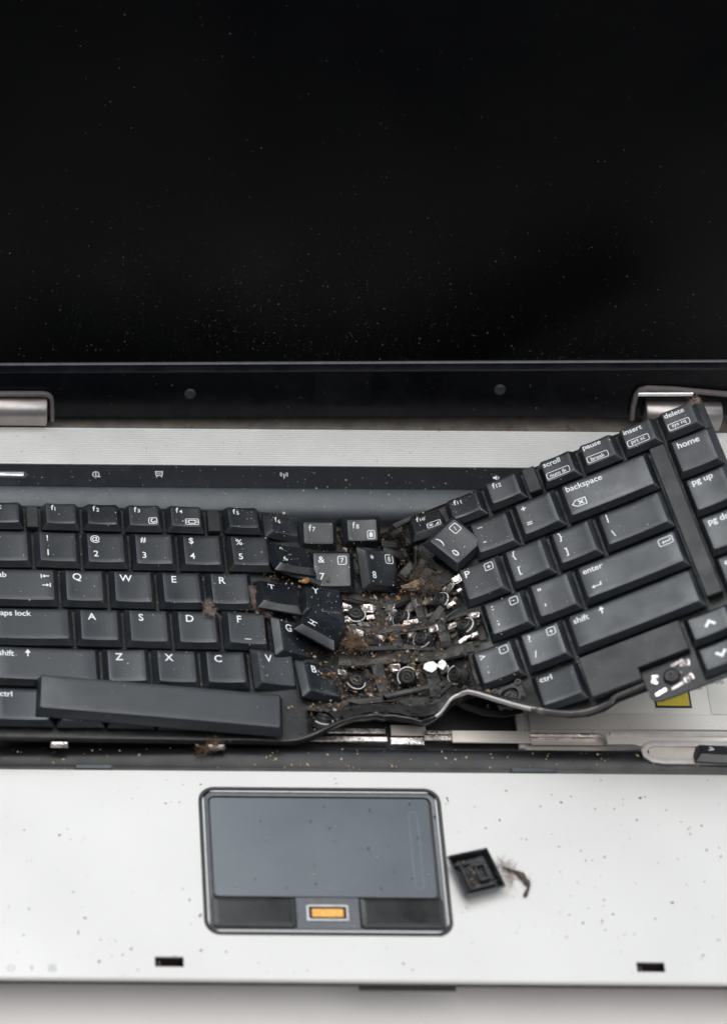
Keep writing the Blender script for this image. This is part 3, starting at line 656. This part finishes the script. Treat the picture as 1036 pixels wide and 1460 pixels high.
# folded front rim
def rimpath(u0, u1, n): return [S(u0+(u1-u0)*k/n, 111.6, -1.6) for k in range(n+1)]
prf = rrect(-.55, .55, -1.5, 1.5, .3, 2)
part('front_rim', *sweep(rimpath(-3, 177, 90), prf), 'rim', kb, 50)
part('front_rim', *sweep(rimpath(177, 213, 40), rrect(-.42, .42, -1.05, 1.05, .3, 3)), 'rimsteel', kb, 50, label='bare bent steel edge where the black coating has gone')
part('front_rim', *sweep([S(213+40.5*k/20, 111.6-1.6*k/20, -1.6) for k in range(21)], prf), 'rimgrey', kb, 50)
part('torn_film', *sweep([at(646, 998, 3.5), at(665, 1008, 2), at(690, 1016, 2), at(720, 1018, 3), at(745, 1012, 5)], [(-1.4, -.1), (1.4, -.1), (1.4, .1), (-1.4, .1)]), 'rim', kb, 60)
for u in (25.3, 84.5):
    p = PL[0]@np.array([u, -113.4, -2.2])+PL[1]
    part('metal_clip', *box(p[0]-3.3, p[0]+3.3, p[1]-1.2, p[1]+.6, p[2]-1.4, p[2]+.6, .5), 'steel', kb)
# exposed key mountings: rubber domes, clear rings, steel tongues
DP = [(4.2, -1.6), (4.1, -.9), (3.4, .2), (2.9, 1.3), (2.75, 2.0), (2.3, 2.2), (2.1, 1.9), (1.5, 1.85), (1.3, 2.15), (.8, 2.2), (.55, 1.7), (.1, 1.6)]
domem = mesh('rubber_dome', *lathe(DP, 24), 'dome', 40)
def ringmesh(a0, a1, r=3.7, tr=.3):
    n = 22; P = [(r*math.cos(a), r*math.sin(a), 0) for a in np.linspace(a0, a1, n)]
    return mesh('dome_ring', *sweep(P, circ(tr, 6)), 'ring', 60)
tabm = [mesh('steel_tongue', *loft([[(x*s, y*s*.8, z) for x, y in rrect(-2, 2, -1.8, 1.8, .8, 3)] for s, z in ((1, -.3), (1, .1), (.8, .3), (.45, -.1))]), 'steel', 60),
        mesh('steel_tongue', *loft([[(x, y*.45, z) for x, y in rrect(-2.4, 2.4, -1.6, 1.6, .5, 3)] for z in (-.3, .25)]), 'steel', 40)]
def mount(u, v, tilt=(0, 0, 0), tabs=4, ringarc=(3.3, 6.3), w=-2.1, R=None, o=None, big=1.):
    if R is None: R, o = Sframe(u, v)
    R = R@rotv(tilt); b = o+R[:, 2]*w
    d = put('rubber_dome', domem, kb, mat4(R, b))
    put('dome_ring', ringmesh(*ringarc), d, mat4(R, b+R[:, 2]*.6))
    for k, (dx, dy) in enumerate(((-4.7, 3.6), (4.7, 3.6), (-4.6, -3.9), (4.6, -4.1))[:tabs]):
        Rt = R@rotv((uni(-.25, .25), uni(-.25, .25), uni(-.4, .4)))@np.diag([big, big, 1])
        put('steel_tongue', tabm[k//2], kb, mat4(Rt, b+R@np.array([dx+uni(-.4, .4), dy+uni(-.4, .4), .2])))
arcs = [(3.6, 7.2), (2.2, 7.0), (-1.2, 1.9), (3.3, 6.2), (2.6, 5.6), (-1.5, 1.2), (3.4, 6.1), (.1, 3.9), (1.6, 4.6), (0, 1)]
tilts = [(.1, 0, 0), (.15, 0, 0), (0, -.3, 0), (-.2, .3, 0), (-.2, -.2, 0), (0, -.4, 0), (-.3, .35, 0), (.35, 0, 0), (.1, -.2, 0), (.5, .4, 0)]
for k, (u, v) in enumerate(CELLS[:9]): mount(u, v, tilts[k], 4 if k < 3 else (2 if k in (3, 5) else 3 if k == 4 else 1), arcs[k], big=1.35 if k < 2 else 1., w=-1.2 if k < 2 else -1.6)
mount(126.7, 100, (-.15, .2, 0), 0, (3.4, 6.2))
Rm = PR[0]; mount(0, 0, (0, 0, 0), 0, (0, .1), w=-1.0, R=Rm, o=onR(263.8, 111.6, 0))
for dx, dy, s, k in ((-6.2, 1.5, 1.2, 0), (6.0, 3.6, -.3, 0), (-5.6, -4.6, .3, 1), (5.4, -3.2, .2, 0), (0.8, -4.6, .2, 1), (3.6, 4.6, .1, 1)):
    put('steel_tongue', tabm[k], kb, mat4(Rm@rotv((uni(-.2, .2), uni(-.2, .2), s)), onR(263.8+dx, 111.6-dy, -.55)))
# plastic scissor frame left at the gap beside the right ctrl key
sc = loft([[(x, y, z) for x, y in rrect(-5.6, 5.6, -4.2, 4.2, 1, 3)] for z in (0, 1.0)] + [[(x, y, z) for x, y in rrect(-3.5, 3.5, -3.0, 3.0, 2.6, 3)] for z in (1.0, 0)], cap=False)
Rs = PR[0]; os_ = onR(205.4, 95.2, .6)
scf = put('scissor_frame', mesh('scissor_frame', *join(sc, lathe([(1.3, 0), (1.3, 1.6), (.7, 1.6), (.7, .8)], 12, (-4.8, 3.6, 0)), lathe([(1.3, 0), (1.3, 1.6), (.7, 1.6), (.7, .8)], 12, (4.8, 3.6, 0))), 'web', 40), kb, mat4(Rs@rz(.05), os_+Rs[:, 2]*.1))
put('rubber_dome', domem, kb, mat4(Rs, os_-Rs[:, 2]*1.4))
# dusty webs of the frame standing between the open cells
def web(pts, wd):
    P = [S(u, v, -1.5) for u, v in pts]
    part('frame_web', *sweep(P, [(-wd/2, -.5), (wd/2, -.5), (wd/2, .12), (wd/2-.25, .22), (-wd/2+.25, .22), (-wd/2, .12)]), 'web', kb, 40)
def seg(u0, v0, u1, v1, n): return [(u0+(u1-u0)*k/n, v0+(v1-v0)*k/n) for k in range(n+1)]
for u in (8.5*U, 9.5*U): web(seg(u, 33.5, u, 49, 8), 4.2)
for u in (8.75*U, 9.75*U): web(seg(u, 53.8, u, 68, 8), 4.0)
for u in (8.25*U, 9.25*U): web(seg(u, 73, u, 88, 8), 4.4)
web(seg(143, 51.4, 190, 51.4, 26), 3.6); web(seg(139, 70.5, 196, 70.5, 30), 4.4); web(seg(145, 32.4, 178, 32.4, 18), 2.8)
# layers of torn membrane along the bent front edge
for v, ph, w0, ua, ub in ((95, 0, -.2, 138, 186), (98.5, 1.3, -.9, 130, 184), (101.5, 2.2, -.4, 140, 188), (104.5, 3.6, -1.0, 132, 186), (107.5, 4.4, -.3, 136, 190)):
    P = [S(u, v+1.6*math.sin(u*.16+ph), w0+1.1*noise.noise(Vector((u*.12, v, ph)))) for u in np.linspace(ua, ub, 36)]
    part('torn_membrane', *sweep(P, [(-1.5, -.5), (-.2, .12), (1.5, .5), (1.5, .62), (-.2, .26), (-1.5, -.38)]), 'rim', kb, 60)
for cu, cell in (((491, 867, 1.25, 0), (523, 866, 1.15, 0), (489, 881, .8, 1), (528, 880, .8, 0), (498, 893, 1.1, 1), (520, 892, .8, 1)), 0), (((556, 866, 1.1, 0), (586, 866, 1.3, 0), (553, 882, .8, 0), (592, 881, .9, 1), (560, 894, 1.2, 1)), 1), (((642, 832, 1.0, 0), (650, 846, .8, 1), (634, 840, .7, 0)), 2):
    Rc, oc = Sframe(*CELLS[cell])
    for px, py, s_, k in cu:
        put('steel_tongue', tabm[k], kb, mat4(Rc@rotv((uni(-.2, .2), uni(-.2, .2), uni(-.3, .3)))@np.diag([s_, s_, 1]), at(px, py, oc[2]-.3)))
# broken scissor stumps and torn ribs in the crush
def shard(px, py, z, sx, sy, sz, w, m='frame', name='broken_scissor'):
    V, Fc = box(-sx/2, sx/2, -sy/2, sy/2, 0, sz, min(sx, sy)*.18); V = [(a+uni(-.12, .12)*sx, b+uni(-.12, .12)*sy, c) for a, b, c in V]
    put(name, mesh(name, V, Fc, m, 30), kb, mat4(rotv(w), at(px, py, z)))
for a in ((584, 775, 0, 3.5, 3, 2.5, (.3, .2, .2)), (565, 759, -1, 6, 3, 2, (.4, -.3, .5)), (577, 775, 0, 1.6, 4, 2.2, (.2, .5, .1)), (591, 800, 3, 1.2, 11, 1.4, (.9, .1, .05)), (600, 808, 2, 5, 3, 1.6, (.3, -.5, 1)), (622, 797, 5, 3, 2.5, 3, (.2, .3, .6)),
          (552, 778, -3, 7, 4, 2, (.2, .3, .1)), (560, 790, -2, 9, 3, 1.5, (.5, .2, -.3)), (575, 745, 2, 8, 2, 1.4, (.1, -.2, .4)), (580, 815, 0, 7, 4, 2, (.3, -.2, .8)), (606, 822, 2, 8, 5, 1.5, (.2, -.4, .9)),
          (640, 880, 6, 10, 2.2, 1.2, (.1, -.3, .5)), (620, 880, 4, 8, 3, 1.6, (.3, -.3, .9)), (650, 905, 6, 10, 2, 1, (.1, -.3, .45)), (470, 912, 2, 13, 1.6, 1.2, (.1, .3, -.3)), (590, 985, 2, 22, 2, 1.2, (.2, 0, .25)), (610, 1000, 0, 20, 3, 1.0, (.5, 0, .1)), (545, 998, 0, 24, 2.4, 1, (.5, .1, .12)), (520, 1008, -1, 16, 2, 1, (.4, .1, .2)), (632, 985, 3, 12, 1.6, 1, (.4, -.3, .7)), (570, 1008, -1, 26, 2, 1, (.6, 0, -.02)),
          (425, 822, 2, 16, 2.6, 1.2, (.1, .2, -.3)), (610, 895, 3, 13, 1.6, .8, (.3, -.1, .1)), (545, 925, 2, 14, 2, .8, (.2, .1, .1)), (600, 925, 2, 13, 2.4, .8, (.4, -.1, -.1))): shard(*a)
for a in ((650, 826, 12, 3.2, 2.8, .5, (.2, -.4, .3)), (655, 842, 11, 2, 1.4, .8, (.1, -.4, .4)), (672, 878, 11, 3, 2.2, .4, (.5, -.4, .2)), (664, 910, 10, 7, 1.6, .7, (.1, -.4, .5)), (676, 906, 11, 3.6, 2, .7, (.1, -.4, .4)), (643, 862, 8, 3.4, 1.8, .7, (.1, -.4, .4))): shard(*a, m='steel', name='steel_tongue')

# ------------------------------------------------------------------ LOOSE KEYS
def loose(name, label, cw, ch, R, t, leg, group='loose keys broken off the keyboard', **k):
    t = np.array(t, float); e = thing(name, label, 'key', tuple(t), group)
    key(cw, ch, R, t, leg, parent=e, name='key_cap', **k)
    return e
sp = PL[0]@np.array([63.4, -100.1, 3.2])+PL[1]
loose('space_bar', 'long blank space bar lying askew over the bottom row of keys', 94.6, 18.6, PL[0]@rz(-.082), sp, None, ins=(2.2, 2.2, 1.2, 2.4), h=3.6, d=-.25)
loose('key', 'dark key printed 6 tipped over against the 7 key', U, U, rotv((-.386, .30, .10)), CAM+(np.array([132.3, -18.2, -6.6])-CAM)*((1.5-CAM[2])/(-6.6-CAM[2])), L2('^', '6'))
loose('key', 'glossy black key printed T knocked out of line beside R', U, U, rotv((-.387, .223, -.004)), CAM+(np.array([125.2, -40.9, -.42])-CAM)*((2.5-CAM[2])/(-.42-CAM[2])), L1('T'))
loose('key', 'key printed H twisted clockwise over the gap next to G', U, U, rotv((-.33, .22, -.39))@rz(math.pi/2-.1), CAM+(np.array([141.4, -55.7, .4])-CAM)*((3.2-CAM[2])/(.4-CAM[2])), L1('H'))
zc = np.array([195.7, -19.2, 7.1]); zc = CAM+(zc-CAM)*((13.2-CAM[2])/(7.1-CAM[2]))
loose('key', 'grey key printed 0 lying turned like a diamond below f10', U, U, rx(.13)@rotv((-.043, -.05, .77)), zc,
      lambda a, b, c, e: [T(')', a+2.6, e-3.2, 4.6, .04), T('0', a+3.0, e-10.6, 4.4, .04), BOX(b-2.9, e-3.2, 3.4, 3.6), T('/', b-2.9, e-3.2, 2.6, .02)])
ck = at(1022, 1078, 1.2)
loose('key', 'black arrow key lying in the metal slot at the right edge', U, 11.5, rotv((-.48, -.05, -.10)), ck, lambda a, b, c, e: [CHEV((a+b)/2-2.5, (c+e)/2+.3, 1.4, -1.8)], d=.2)
# key cap lying upside down beside the touchpad
uk = thing('overturned_key_cap', 'dirty black key cap lying upside down right of the touchpad', 'key', tuple(at(676, 1250, 0)), 'loose keys broken off the keyboard')
Ru = rz(.30)@rotv((-.03, .02, 0)); tu = at(676, 1250, .4)
cap = loft([[(x, y, z) for x, y in rrect(-6.4, 6.4, -7, 7, .8, 3)] for z in (0,)] + [[(x, y, z) for x, y in rrect(-8.2, 8.2, -8.8, 8.8, .6, 3)] for z in (3.2,)] + [[(x, y, z) for x, y in rrect(-7.5, 7.5, -8.1, 8.1, .5, 3)] for z in (3.25,)] + [[(x, y, z) for x, y in rrect(-6.2, 6.2, -6.9, 6.9, .4, 3)] for z in (1.0,)], True, True)
cap = ([(x+uni(-.3, .3), y+uni(-.3, .3), z+(.9 if z > 3 and x < 0 and y > 0 else 0)+uni(-.15, .15)*(z > .5)) for x, y, z in cap[0]], cap[1])
put('cap_shell', mesh('cap_shell', *cap, 'capgloss', 28), uk, mat4(Ru, tu))
put('clip', mesh('clip', *join(box(-4.6, -3.8, -6.5, 6.5, .9, 2.9, .15), box(-6, -4.6, 4.4, 5.6, .9, 3.2, .15)), 'filler', 30), uk, mat4(Ru, tu))
put('clip', mesh('clip', *join(box(.6, 4.6, 2.6, 3.6, .9, 2.7, .1), box(.6, 1.3, -3.6, 3.6, .9, 2.4, .1), box(3.9, 4.6, -3.6, 3.6, .9, 2.7, .1), box(.6, 4.6, -3.6, -2.6, .9, 2.5, .1)), 'filler', 30), uk, mat4(Ru, tu))
put('clip', mesh('clip', *join(box(-3.5, 5.5, -6.2, -5.2, .9, 2.3, .15), box(-3, 0, 4.6, 5.4, .9, 2.2, .15)), 'filler', 30), uk, mat4(Ru, tu))
# white chips
for (px, py, s, a, lb) in ((613, 951, 2.5, .2, 'larger white plastic chip in the crushed part of the keyboard'), (630, 948, 2.1, .9, 'smaller white plastic chip right of the larger one')):
    pts = [(s*math.cos(t)*(1+.25*uni(-1, 1)), s*.85*math.sin(t)*(1+.25*uni(-1, 1))) for t in np.linspace(0, 5.5, 8)]
    c = at(px, py, 5.5)
    put('white_chip', mesh('white_chip', *loft([[(x*k, y*k, z) for x, y in pts] for k, z in ((.9, -.3), (1, .35), (.93, .45))], True, True), 'chip', 20), None, mat4(rotv((.2, -.2, a)), c), lb, 'chip', group='white plastic chips')

# ------------------------------------------------------------------ LINT, CRUMBS AND DUST
def strands(pts, n, spread, rad, length, curl=1.):
    V, Fc = [], []
    for _ in range(n):
        c = np.array(random.choice(pts), float); p = c+np.array([random.gauss(0, spread), random.gauss(0, spread), abs(random.gauss(0, spread*.35))])
        d = np.array([random.gauss(0, 1), random.gauss(0, 1), random.gauss(0, .45)]); d /= np.linalg.norm(d); path = [p]
        for k in range(7):
            d = d+np.array([random.gauss(0, .35), random.gauss(0, .35), random.gauss(0, .25)])*curl; d /= np.linalg.norm(d)
            q = path[-1]+d*length/7*uni(.5, 1.2); q[2] = max(q[2], c[2]-.6); path.append(q)
        v, f = sweep(path, circ(rad*uni(.6, 1.3), 3), cap=False); k = len(V); V += v; Fc += [tuple(i+k for i in q) for q in f]
    return V, Fc
def lintobj(name, label, cat, m, *sets):
    V, Fc = join(*[strands(*s) for s in sets])
    c = np.mean(np.array(V), 0); c[2] = min(v[2] for v in V)
    put(name, mesh(name, [(a-c[0], b-c[1], d-c[2]) for a, b, d in V], Fc, m, 0, False), None, mat4(np.eye(3), c), label, cat)
lintobj('lint_tuft', 'pinkish tuft of lint caught at the corner of the R key', 'lint', 'lint', ([at(300, 868, 9), at(304, 874, 8.5), at(297, 860, 9.5), at(296, 872, 8.5)], 260, .8, .035, 2.6, 1.6))
lintobj('lint_tuft', 'brown wad of lint beside the H key in the crush', 'lint', 'brown', ([at(500, 918, 3), at(508, 914, 3.5), at(515, 920, 3), at(505, 908, 3)], 520, 1.2, .045, 3.2, 1.6))
lintobj('lint_tuft', 'grey brown lint packed in the gap left of the T key', 'lint', 'lint', ([at(358, 842, 4), at(361, 850, 4), at(364, 858, 4), at(368, 868, 3), at(380, 876, 3)], 420, .8, .035, 2.6, 1.6))
lintobj('lint_tuft', 'grey brown cobweb of lint at the top of the broken fold', 'lint', 'web2', ([at(600, 812, 3), at(612, 822, 4), at(590, 825, 2), at(625, 835, 6), at(606, 838, 4)], 700, 1.7, .035, 3.6, 1.4))
lintobj('lint_tuft', 'small wisp of lint stuck behind the delete key', 'lint', 'lint', ([onR(308, 1.5, 2.5), onR(310, 1, 2)], 160, .5, .035, 2.4, 1.5))
lintobj('lint_tuft', 'tangle of lint below the clip under the space bar', 'lint', 'brown', ([at(300, 1064, 6), at(308, 1062, 6), at(290, 1068, 3), at(285, 1074, 1)], 150, .9, .05, 4, 1.2))
_fl = [(S(uni(140, 200), uni(4, 108), -.4), 1) for _ in range(150)]
_fl = [p for p, _ in _fl]+[at(x, y, z) for x, y, z in ((480, 960, 2), (486, 975, 2), (478, 985, 1), (560, 930, 3), (600, 930, 4), (640, 925, 6), (660, 930, 7), (640, 900, 6), (590, 800, 2), (600, 790, 3), (575, 790, 1), (610, 850, 4), (630, 870, 5), (560, 770, -1), (545, 760, -2), (480, 905, 2), (430, 930, 1), (420, 868, 1))*2]
V_, F_ = join(strands(_fl, 2600, 1.6, .04, 3.2, 1.5))
put('matted_fluff', mesh('matted_fluff', V_, F_, 'fluff', 0, False), None, None, 'matted dark fluff spread through the crushed middle of the keyboard', 'fluff', 'stuff')
# dark curled husk with hairs next to the overturned cap
hp_ = [at(x, y, z) for x, y, z in ((716, 1236, 1), (728, 1241, 1.4), (741, 1246, 1.2), (749, 1255, 1.3), (753, 1262, 1.0), (750, 1272, .9), (746, 1281, .7))]
hk = thing('husk', 'small curled brown husk with fine hairs right of the overturned cap', 'debris', tuple(at(735, 1255, 0)))
Vh, Fh = [], []
for i in range(len(hp_)-1):
    for k in range(3): Vh.append(tuple(hp_[i]+(hp_[i+1]-hp_[i])*k/3+np.array([uni(-.2, .2), uni(-.2, .2), 0])))
Vv, Ff = [], []
rr_ = [1.4*q for q in [.25, .45, .7, .8, .75, .9, 1.1, 1.2, 1.0, .8, 1.1, 1.0, .6, .45, .5, .7, .8, .4]]
for i, p in enumerate(Vh): Vv += [(p[0]+a*rr_[i]*.8*(1+.3*uni(-1, 1)), p[1]+b*.3*rr_[i], p[2]-.2+b*rr_[i]*.7) for a, b in circ(1, 7)]
for i in range(len(Vh)-1):
    for k in range(7): j = (k+1) % 7; Ff.append((i*7+k, i*7+j, (i+1)*7+j, (i+1)*7+k))
part('body', Vv, Ff, 'dark', hk, 60)
part('hairs', *join(strands([at(714, 1233, .6), at(720, 1238, .6)], 60, .9, .045, 5), strands([at(726, 1250, .4), at(728, 1258, .4)], 60, .7, .04, 8, .5), strands([at(745, 1250, .6)], 20, 1, .04, 4)), 'lint', hk, 0)

def crumb(p, s, n=None):
    "irregular little octahedron"
    ax = [np.array(a, float) for a in ((1, 0, 0), (0, 1, 0), (-1, 0, 0), (0, -1, 0), (0, 0, .8), (0, 0, -.5))]
    R = rotv((uni(-.6, .6), uni(-.6, .6), uni(0, 6.3))); st = np.array([uni(.6, 1.5), uni(.5, 1.1), uni(.5, 1)])
    V = [tuple(np.array(p)+R@(a*st*s*uni(.6, 1.2))) for a in ax]
    return V, [(0, 1, 4), (1, 2, 4), (2, 3, 4), (3, 0, 4), (1, 0, 5), (2, 1, 5), (3, 2, 5), (0, 3, 5)]
def stuff(name, label, cat, m, pts):
    V, Fc = join(*[crumb(p, s) for p, s in pts])
    put(name, mesh(name, V, Fc, m, 0, False), None, None, label, cat, 'stuff')
def scatter(n, box_, z, s, pw=2.2):
    x0, y0, x1, y1 = box_
    r = []
    for _ in range(n):
        sz = s[0]+(s[1]-s[0])*rnd()**pw; p = at(uni(x0, x1), uni(y0, y1), 0); r.append(((p[0], p[1], (z(p) if callable(z) else z)+sz*.3), sz))
    return r
def onkeys(n, s, sel=None, pw=2.5):
    r = []
    for _ in range(n):
        Mw, fc = random.choice(KEYS if sel is None else [q for q in KEYS if sel(q[0])]); x, y = uni(fc[0], fc[1]), uni(fc[2]-1.2, fc[3])
        z = fc[7]-fc[6]*max(0, 1-((x-fc[4])/fc[5])**2)+.05
        p = Mw@Vector((x*.001, y*.001, z*.001)); r.append(((p[0]*1000, p[1]*1000, p[2]*1000), s[0]+(s[1]-s[0])*rnd()**pw))
    return r
def lidpt(px, py, o): q = lidpx(px, py, o); return LO+LB@np.array([q[0], q[1], o])
# dust on the display: fine, thickest near its lower edge
d = []
for _ in range(12000):
    x = uni(-10, 1046); y = 516-abs(random.gauss(0, 105)) if rnd() < .75 else uni(0, 515)
    if rnd() < .45: x = random.gauss(400, 200)
    if noise.noise(Vector((x*.014, y*.018, 2)))+.5*noise.noise(Vector((x*.05, y*.06, 8))) < uni(-.7, .45): continue
    if 0 < y < 515 and -20 < x < 1060: d.append((lidpt(x, y, -1.9), .038+.15*rnd()**9))
for _ in range(260): d.append((lidpt(uni(0, 1036), uni(532, 592), .12), .04+.14*rnd()**4))
stuff('dust', 'fine pale dust specks sprinkled over the black screen', 'dust', 'screendust', d)
def zh(p):
    ys_ = [q[0] for q in hp]; zs = [q[1] for q in hp]; return float(np.interp(p[1], ys_, zs))
def zb(p): return float(np.interp(p[1], [1.2, 1.5, 2.6, 4.5, 7, 10, 13, 13.3, 24.5, 24.7], [-5, -4.2, -2.6, -1.2, -.2, .3, .2, -.15, -.15, .12]))
stuff('dust', 'pale dust specks on the dark button strip and rear bevel', 'dust', 'pale', scatter(420, (0, 664, 760, 724), zb, (.06, .38), 3.5))
stuff('dust', 'pale dust specks strewn over the key tops', 'dust', 'pale', onkeys(900, (.05, .34), pw=3.5) + onkeys(650, (.06, .4), lambda m: .105 < m.translation.x < .215, 3.2))
stuff('crumbs', 'tan crumbs scattered along the black hand strip and keys', 'crumbs', 'tan', scatter(190, (0, 1066, 1036, 1096), zh, (.1, .7)) + onkeys(90, (.12, .55)) + scatter(34, (290, 1130, 640, 1325), -.3, (.12, .5)) + scatter(12, (0, 612, 760, 726), zb, (.2, .55)) + scatter(26, (760, 1005, 1036, 1060), TZ+.8, (.2, .5)))
stuff('specks', 'dark specks of dirt on the silver palm rest and grille', 'dirt', 'dark', scatter(300, (0, 1110, 1036, 1392), .05, (.08, .5), 2.4) + scatter(70, (0, 1110, 1036, 1392), .05, (.25, .7), 2) + scatter(60, (640, 1130, 900, 1330), .05, (.1, .6), 2.4) + scatter(20, (290, 1130, 640, 1280), -.4, (.08, .4), 2.4) + scatter(110, (0, 612, 700, 660), .15, (.06, .28), 2.6) + scatter(40, (760, 1005, 1036, 1060), TZ+.8, (.12, .5)))
# debris between keys
g0, g1, g2, g3, g4 = [], [], [], [], []
def under(P, u, v): return P[0]@np.array([u, -v, -1.6+rnd()*.7])+P[1]
for _ in range(1500):
    row = random.choice('1QAZ'); k = {'1': 0., 'Q': .5, 'A': .75, 'Z': 1.25}[row]+random.randint(0, 5)+random.choice((0, 0, 1))
    u = k*U+random.gauss(0, .7); v = V0[row]+uni(0, U)
    if u < 112: (g0 if rnd() < .6 else g1 if rnd() < .75 else g2).append((under(PL, u, v), .08+.42*rnd()**4))
for _ in range(700):
    row = random.choice('1QAZ'); k = {'1': 11, 'Q': 10.5, 'A': 10.75, 'Z': 10.25}[row]+random.randint(0, 3)
    u = k*U+random.gauss(0, .7)
    if u < 260: (g0 if rnd() < .7 else g1 if rnd() < .85 else g2).append((under(PR, u, V0[row]+uni(0, U)), .08+.32*rnd()**3))
# the heap in the crushed middle
for _ in range(9000):
    u = random.gauss(158, 19); v = uni(-2, 110)
    if not 112 < u < 205: continue
    if noise.noise(Vector((u*.09, v*.09, 7))) < uni(-.55, .35): continue
    if rnd() < .93 and min(math.hypot(u-a, v-b)-(7.5 if i < 2 else 4.6) for i, (a, b) in enumerate(CELLS)) < 0: continue
    p = S(u, v, -1.6+uni(-.9, .9)); s = .10+1.15*rnd()**4
    r = rnd(); (g0 if r < .5 else g1 if r < .80 else g2 if r < .90 else g3 if r < .94 else g4).append((p, s))
for cx, cy, z, n, sp_ in ((500, 905, 2, 160, 5), (470, 965, 2, 130, 5), (600, 940, 4, 200, 7), (560, 985, 1, 160, 7), (645, 885, 7, 110, 6), (480, 990, 1, 90, 5), (610, 845, 4, 140, 6), (590, 892, 1, 60, 4), (672, 885, 11, 40, 2), (705, 995, 6, 40, 4), (725, 992, 9, 30, 1.2), (420, 825, 1, 60, 5), (305, 1062, 5, 30, 3), (370, 870, 4, 90, 4), (555, 1000, -1, 120, 7)):
    for _ in range(n):
        q = at(cx, cy, z)+np.array([random.gauss(0, sp_), random.gauss(0, sp_*.6), random.gauss(0, .6)-.4]); r = rnd()
        (g0 if r < .34 else g1 if r < .74 else g2 if r < .85 else g3 if r < .95 else g4).append((q, .1+.95*rnd()**3))
stuff('debris', 'blackish dirt in the keyboard gaps and the crushed middle', 'debris', 'dark', g0)
stuff('debris', 'brown dirt packed into the keyboard gaps and the crushed middle', 'debris', 'brown', g1)
stuff('crumbs', 'pale tan crumbs lodged in the gaps of the broken keyboard', 'crumbs', 'crushtan', g2)
stuff('crumbs', 'rusty orange crumbs in the crushed middle of the keyboard', 'crumbs', 'rust', g3)
stuff('flakes', 'whitish flakes scattered in the crushed middle of the keyboard', 'flakes', 'pale', g4)
g5 = [(at(676, 1250, 0)+rz(.3)@np.array([uni(-6, 6), uni(-6.5, 6.5), 1.5+uni(0, .5)]), .1+.6*rnd()**3) for _ in range(90)]
stuff('debris', 'brown dirt caked inside the overturned key cap', 'debris', 'brown', g5)
# a few bigger loose lumps
for px, py, z, s, m, lb, R in ((435, 828, 2, 2.0, 'rust', 'orange brown crumb lodged under the tipped 6 key', (.2, .1, .3)), (590, 834, 3, 3.4, 'wood', 'long flake of brown debris below the 8 key', (.1, -.1, .26))):
    V, Fc = lathe([(.3, -.7), (.8, -.4), (1, .1), (.7, .6), (.25, .8)], 7)
    V = [(x*s*(1.6 if s > 3 else 1)*uni(.55, 1.3), y*s*.6*uni(.5, 1.4), q*s*.5*uni(.6, 1.3)) for x, y, q in V]
    put('crumb', mesh('crumb', V, Fc, m, 0), None, mat4(rotv(R), at(px, py, z)), lb, 'crumb')
